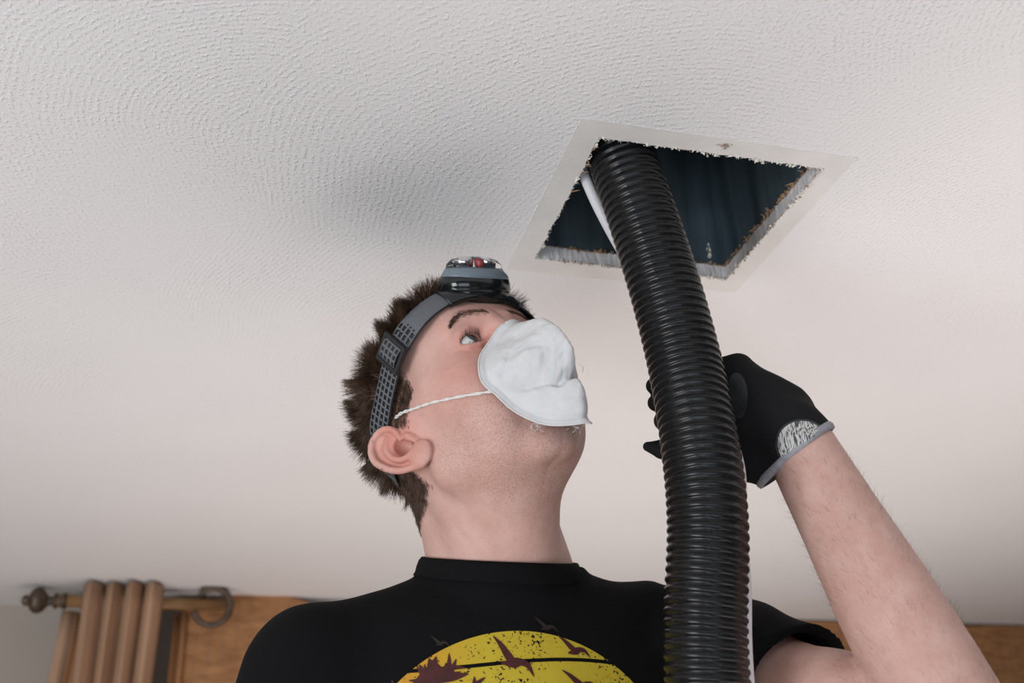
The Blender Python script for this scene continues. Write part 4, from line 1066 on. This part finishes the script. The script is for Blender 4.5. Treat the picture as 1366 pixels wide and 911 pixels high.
for i in range(NU + 1):
    u = i / NU; uf = min(u / 0.90, 1.0)
    for k in range(RN):
        r_ = rs[k]; lift = (1 - uf ** 2.3) ** 0.62 if uf < 1 else 0
        xz = AP[[0, 2]] + (r_[[0, 2]] - AP[[0, 2]]) * u
        zz = xz[1]; prof = 0.0235 + 0.0175 * math.exp(-((zz + 0.022) / 0.024) ** 2)          # nose bulge along the midline
        baseY = (r_[1] * u ** 2 + 0.0985 * (1 - u ** 2))
        wx = math.exp(-(xz[0] / 0.030) ** 2)
        y = baseY + lift * (0.0150 + (prof - 0.0100) * wx)
        fade = 1 - uf ** 8
        y += fade * crease(xz[0], xz[1]) * 1.9
        nz = mnoise.noise(Vector((xz[0] * 90, y * 40, xz[1] * 90))) * 0.0019 + mnoise.noise(Vector((xz[0] * 260, 3.0, xz[1] * 260))) * 0.0007
        out = 0.0010 * sg(u, 0.93, 1.0)
        d_ = N_(np.array([xz[0] - AP[0], 0, xz[1] - AP[2]]) + 1e-6)
        V.append((xz[0] + d_[0] * (out + nz * 0.4 * fade), y + nz * fade - 0.0006 * sg(u, 0.95, 1), xz[1] + d_[2] * (out + nz * 0.4 * fade)))
V = np.array(V); F = [(i * RN + k, (i + 1) * RN + k, (i + 1) * RN + (k + 1) % RN, i * RN + (k + 1) % RN) for i in range(1, NU) for k in range(RN)]
F += [(0, RN + k, RN + (k + 1) % RN) for k in range(RN)]
shell = link_mesh('mask_shell', h2w(V), F, m_mask, maskt); md = shell.modifiers.new('s', 'SOLIDIFY'); md.thickness = 0.0011; md.offset = 0
# pinched nose strip edge and heat-sealed rim
mb = MB(); mb.tube([h2w(p + V3(0, 0.0003, 0)) for p in np.vstack([V[NU * RN:(NU + 1) * RN:3], V[NU * RN:NU * RN + 1]])], 0.0009, 6); mb.build('mask_rim', m_mask, maskt)
# elastic cord from the mask over the cheek to the top of the ear and behind it
cp = [(0.0470, 0.0, -0.0370), (0.0580, 0.052, -0.0220), (0.0660, 0.045, -0.0110), (0.0730, 0.022, 0.0030), (0.0750, 0.008, 0.0150), (0.0760, -0.008, 0.0235), (0.0760, -0.022, 0.0200), (0.0740, -0.034, 0.0080)]
seeds = spline([(0.0470, 0.083, -0.0375), (0.0640, 0.060, -0.0205), (0.0725, 0.036, -0.0040), (0.0755, 0.012, 0.0110), (0.0760, -0.006, 0.0215)], 40)
qs = hcast(np.stack([0.3 * seeds[:, 0], 0.35 * seeds[:, 1], 0.6 * seeds[:, 2]], 1), seeds - np.stack([0.3 * seeds[:, 0], 0.35 * seeds[:, 1], 0.6 * seeds[:, 2]], 1))
qn = hnormal(qs); cordp = qs + qn * np.interp(np.arange(40), [0, 4, 36, 39], [0.0035, 0.0020, 0.0018, 0.0012])[:, None]
for s in (1, -1):
    pts = [h2w(p * V3(s, 1, 1)) for p in cordp]
    mb = MB()
    for phs in (0, math.pi):                      # two twisted strands
        off3 = [HM @ (qn[i] * V3(s, 1, 1)) * 0.0008 * math.cos(i * 0.9 + phs) + HM @ V3(0, -0.3, 1) * 0.0009 * math.sin(i * 0.9 + phs) for i in range(40)]
        mb.tube([p + o3 for p, o3 in zip(pts, off3)], 0.00085, 7)
    mb.build('elastic_cord', m_cord, maskt)
# white loop showing below the ear against the strap
lo_ = [ring_at(0.318, -0.004, 0.0070), ring_at(0.322, -0.011, 0.0072), ring_at(0.332, -0.015, 0.0070), ring_at(0.352, -0.017, 0.0066)]
MB().tube([h2w(p) for p in spline(lo_, 14)], 0.0012, 7).build('elastic_loop', m_cord, maskt)
mb = MB(); r = np.random.default_rng(2)
for cpt, n_ in (((0.0265, 0.086, -0.0790), 26), ((0.0040, 0.100, -0.0965), 12), ((-0.024, 0.120, -0.052), 6)):
    for _ in range(n_):
        p = np.array(cpt) + r.normal(0, 0.0024, 3); pts = [p]
        d = r.normal(0, 1, 3); 
        for _k in range(5): d = d + r.normal(0, 0.7, 3); pts.append(pts[-1] + N_(d) * 0.0011)
        mb.tube([h2w(q) for q in pts], 0.00013, 4)
tag(mb.build('loose_fibres', m_lint, maskt), kind='stuff')
# short hair tuft standing out beyond the lamp
n_ = 120; r = np.random.default_rng(31); rt = V3(-0.036, 0.071, 0.0885) + r.normal(0, 0.0028, (n_, 3))
hair2 = strands('forelock', rt, V3(-0.95, 0.15, -0.25) + r.normal(0, 0.22, (n_, 3)), rt, 0.030 * r.uniform(.5, 1.15, n_), 0.0003, m_hair, person, 5, 0.5, seed=8, lab='tuft of fringe beside the lamp')

# ================================================================== GLOVE ON THE RAISED HAND
fing = {'little': [(0.4355, 0.788, 2.206), (0.396, 0.8135, 2.2125), (0.374, 0.8145, 2.2105), (0.3720, 0.813, 2.2070)],
        'ring': [(0.4310, 0.803, 2.1945), (0.388, 0.8150, 2.1990), (0.369, 0.8150, 2.1965), (0.3620, 0.811, 2.1920)],
        'middle': [(0.4265, 0.812, 2.1780), (0.385, 0.8165, 2.1810), (0.368, 0.8155, 2.1790), (0.3620, 0.811, 2.1750)],
        'index': [(0.4205, 0.815, 2.1590), (0.386, 0.8175, 2.1615), (0.370, 0.8160, 2.1600), (0.3690, 0.813, 2.1560)]}
G_OPS = [('u', chain([(0.4925, 0.7800, 2.108), (0.4790, 0.790, 2.143), (0.459, 0.7985, 2.166)], [0.0350, 0.0345, 0.030]), 0),
         ('u', chain([(0.470, 0.789, 2.166), (0.4370, 0.7890, 2.2020)], [0.026, 0.0165]), 0.02),
         ('u', chain([(0.466, 0.803, 2.140), (0.428, 0.8120, 2.163)], [0.026, 0.0165]), 0.02),
         ('u', chain([(0.447, 0.799, 2.175), (0.430, 0.8020, 2.188)], [0.022, 0.017]), 0.02),
         ('u', chain([(0.482, 0.7990, 2.118), (0.448, 0.8090, 2.1215), (0.420, 0.8185, 2.1265), (0.388, 0.8215, 2.1310), (0.366, 0.8190, 2.1335), (0.3525, 0.8175, 2.1345)], [0.024, 0.0165, 0.0125, 0.0105, 0.0088, 0.0045]), 0.012)]
for nm, pts in fing.items():
    k = 0.92 if nm == 'little' else 1.0
    G_OPS.append(('u', chain(pts, [0.0118 * k, 0.0102 * k, 0.0092 * k, 0.0078 * k]), 0.004))
wax = N_(WRL - ELL)
cax2 = N_(0.55 * N_(V3(-0.807, -0.081, 0.589)) + 0.45 * wax)
def gfold(P): return (0.0013 * np.sin(200 * (P @ wax.astype(np.float32)) + 60 * P[..., 0]) * sg(P[..., 0], 0.41, 0.45)).astype(np.float32)
G_OPS += [('d', gfold, 0), ('i', plane(WRL, -cax2), 0.001)]
G_OPS = [(o_, f, float(k)) for o_, f, k in G_OPS]
gv, gf = nets(G_OPS, (0.325, 0.72, 2.06), (0.56, 0.87, 2.25), 0.0016)
glove = link_mesh('work_glove', gv, gf, m_glove, person); glove['label'] = 'black work glove on the raised hand'
gb = BVHTree.FromPolygons([tuple(map(float, v)) for v in gv], [tuple(map(int, q)) for q in gf])
# elastic cuff ring
wc = WRL + cax2 * 0.001; wa = N_(np.cross(cax2, (0, 1, 0))); wb = np.cross(cax2, wa); ring_ = []
for th in np.linspace(0, 2 * math.pi, 48, endpoint=False):
    d = math.cos(th) * wa + math.sin(th) * wb; h = gb.ray_cast(Vector(wc + cax2 * 0.003 + d * 0.09), Vector(-d), 0.09)
    ring_.append((np.array(h[0]) if h[0] is not None else wc + d * 0.034) - cax2 * 0.002 + d * 0.0002)
ring_ = np.array(ring_)
for _ in range(3): ring_ = (ring_ * 2 + np.roll(ring_, 1, 0) + np.roll(ring_, -1, 0)) / 4
V = []; F = []
for i, p in enumerate(ring_):
    d = N_(p - wc - cax2 * ((p - wc) @ cax2))
    for a, b in ((-0.0040, -0.002), (-0.0035, 0.0012), (0, 0.0022), (0.0035, 0.0012), (0.0040, -0.002)): V.append(p + cax2 * a + d * b)
for i in range(48):
    j = (i + 1) % 48
    for k in range(4): F.append((i * 5 + k, j * 5 + k, j * 5 + k + 1, i * 5 + k + 1))
link_mesh('cuff', V, F, m_cuff, glove)['label'] = 'grey elastic cuff'
# badge and palm coating laid on the glove, seen from the camera side
vd = N_(V3(0.487, 0.790, 2.135) - V3(0, 0, 1.8)); bu = N_(np.cross(cax2, vd)); 
if bu[0] < 0: bu = -bu
bcen = V3(0.4840, 0.76, 2.1400)
def ell_patch(c, a_u, a_v, ru, rv, name, m, e, half=False, parent=glove):
    P = []; 
    for i in range(13):
        rr = i / 12; P.append([c + a_u * ru * rr * math.cos(t_) + a_v * rv * rr * math.sin(t_) for t_ in np.linspace(0, math.pi if half else 2 * math.pi, 37)])
    return patch(name, np.array(P), (13, 37), gb, tuple(vd), m, parent, e)
ell_patch(WRL + cax2 * 0.004 + bu * 0.004, bu, cax2, 0.0225, 0.0235, 'badge_edge', m_palm, 0.0009, True)
bd = ell_patch(WRL + cax2 * 0.005 + bu * 0.004, bu, cax2, 0.0200, 0.0205, 'badge', m_badge, 0.0014, True); bd['label'] = 'pale half-oval badge with worn black lettering'
pc_ = ell_patch(V3(0.431, 0.785, 2.176), N_((0.25, 0.1, 1.0)), N_((1, 0.2, -0.2)), 0.024, 0.012, 'palm_coating', m_palm, 0.0008); pc_['label'] = 'shiny grey rubber palm'

# fine hair on the forearm
r = np.random.default_rng(77); selF = bv[bf].mean(1); tt = (selF - ELL) @ ad / np.linalg.norm(WRL - ELL); okf = np.where((tt > 0.05) & (tt < 0.92) & (np.linalg.norm(selF - ELL - tt[:, None] * (WRL - ELL), axis=1) < 0.06))[0]
pk = r.choice(okf, 1500); rp = selF[pk]; tp = tt[pk][:, None]; nrmF = rp - (ELL + tp * (WRL - ELL)); nrmF /= np.linalg.norm(nrmF, axis=1)[:, None]
dF = (0.75 * ad + 0.55 * nrmF + r.normal(0, 0.25, rp.shape)) @ HM
strands('arm_hair', w2h(rp), dF, dF, 0.0085 * r.uniform(.6, 1.2, 1500), 0.00006, m_brow, person, 4, 0.3, seed=12)
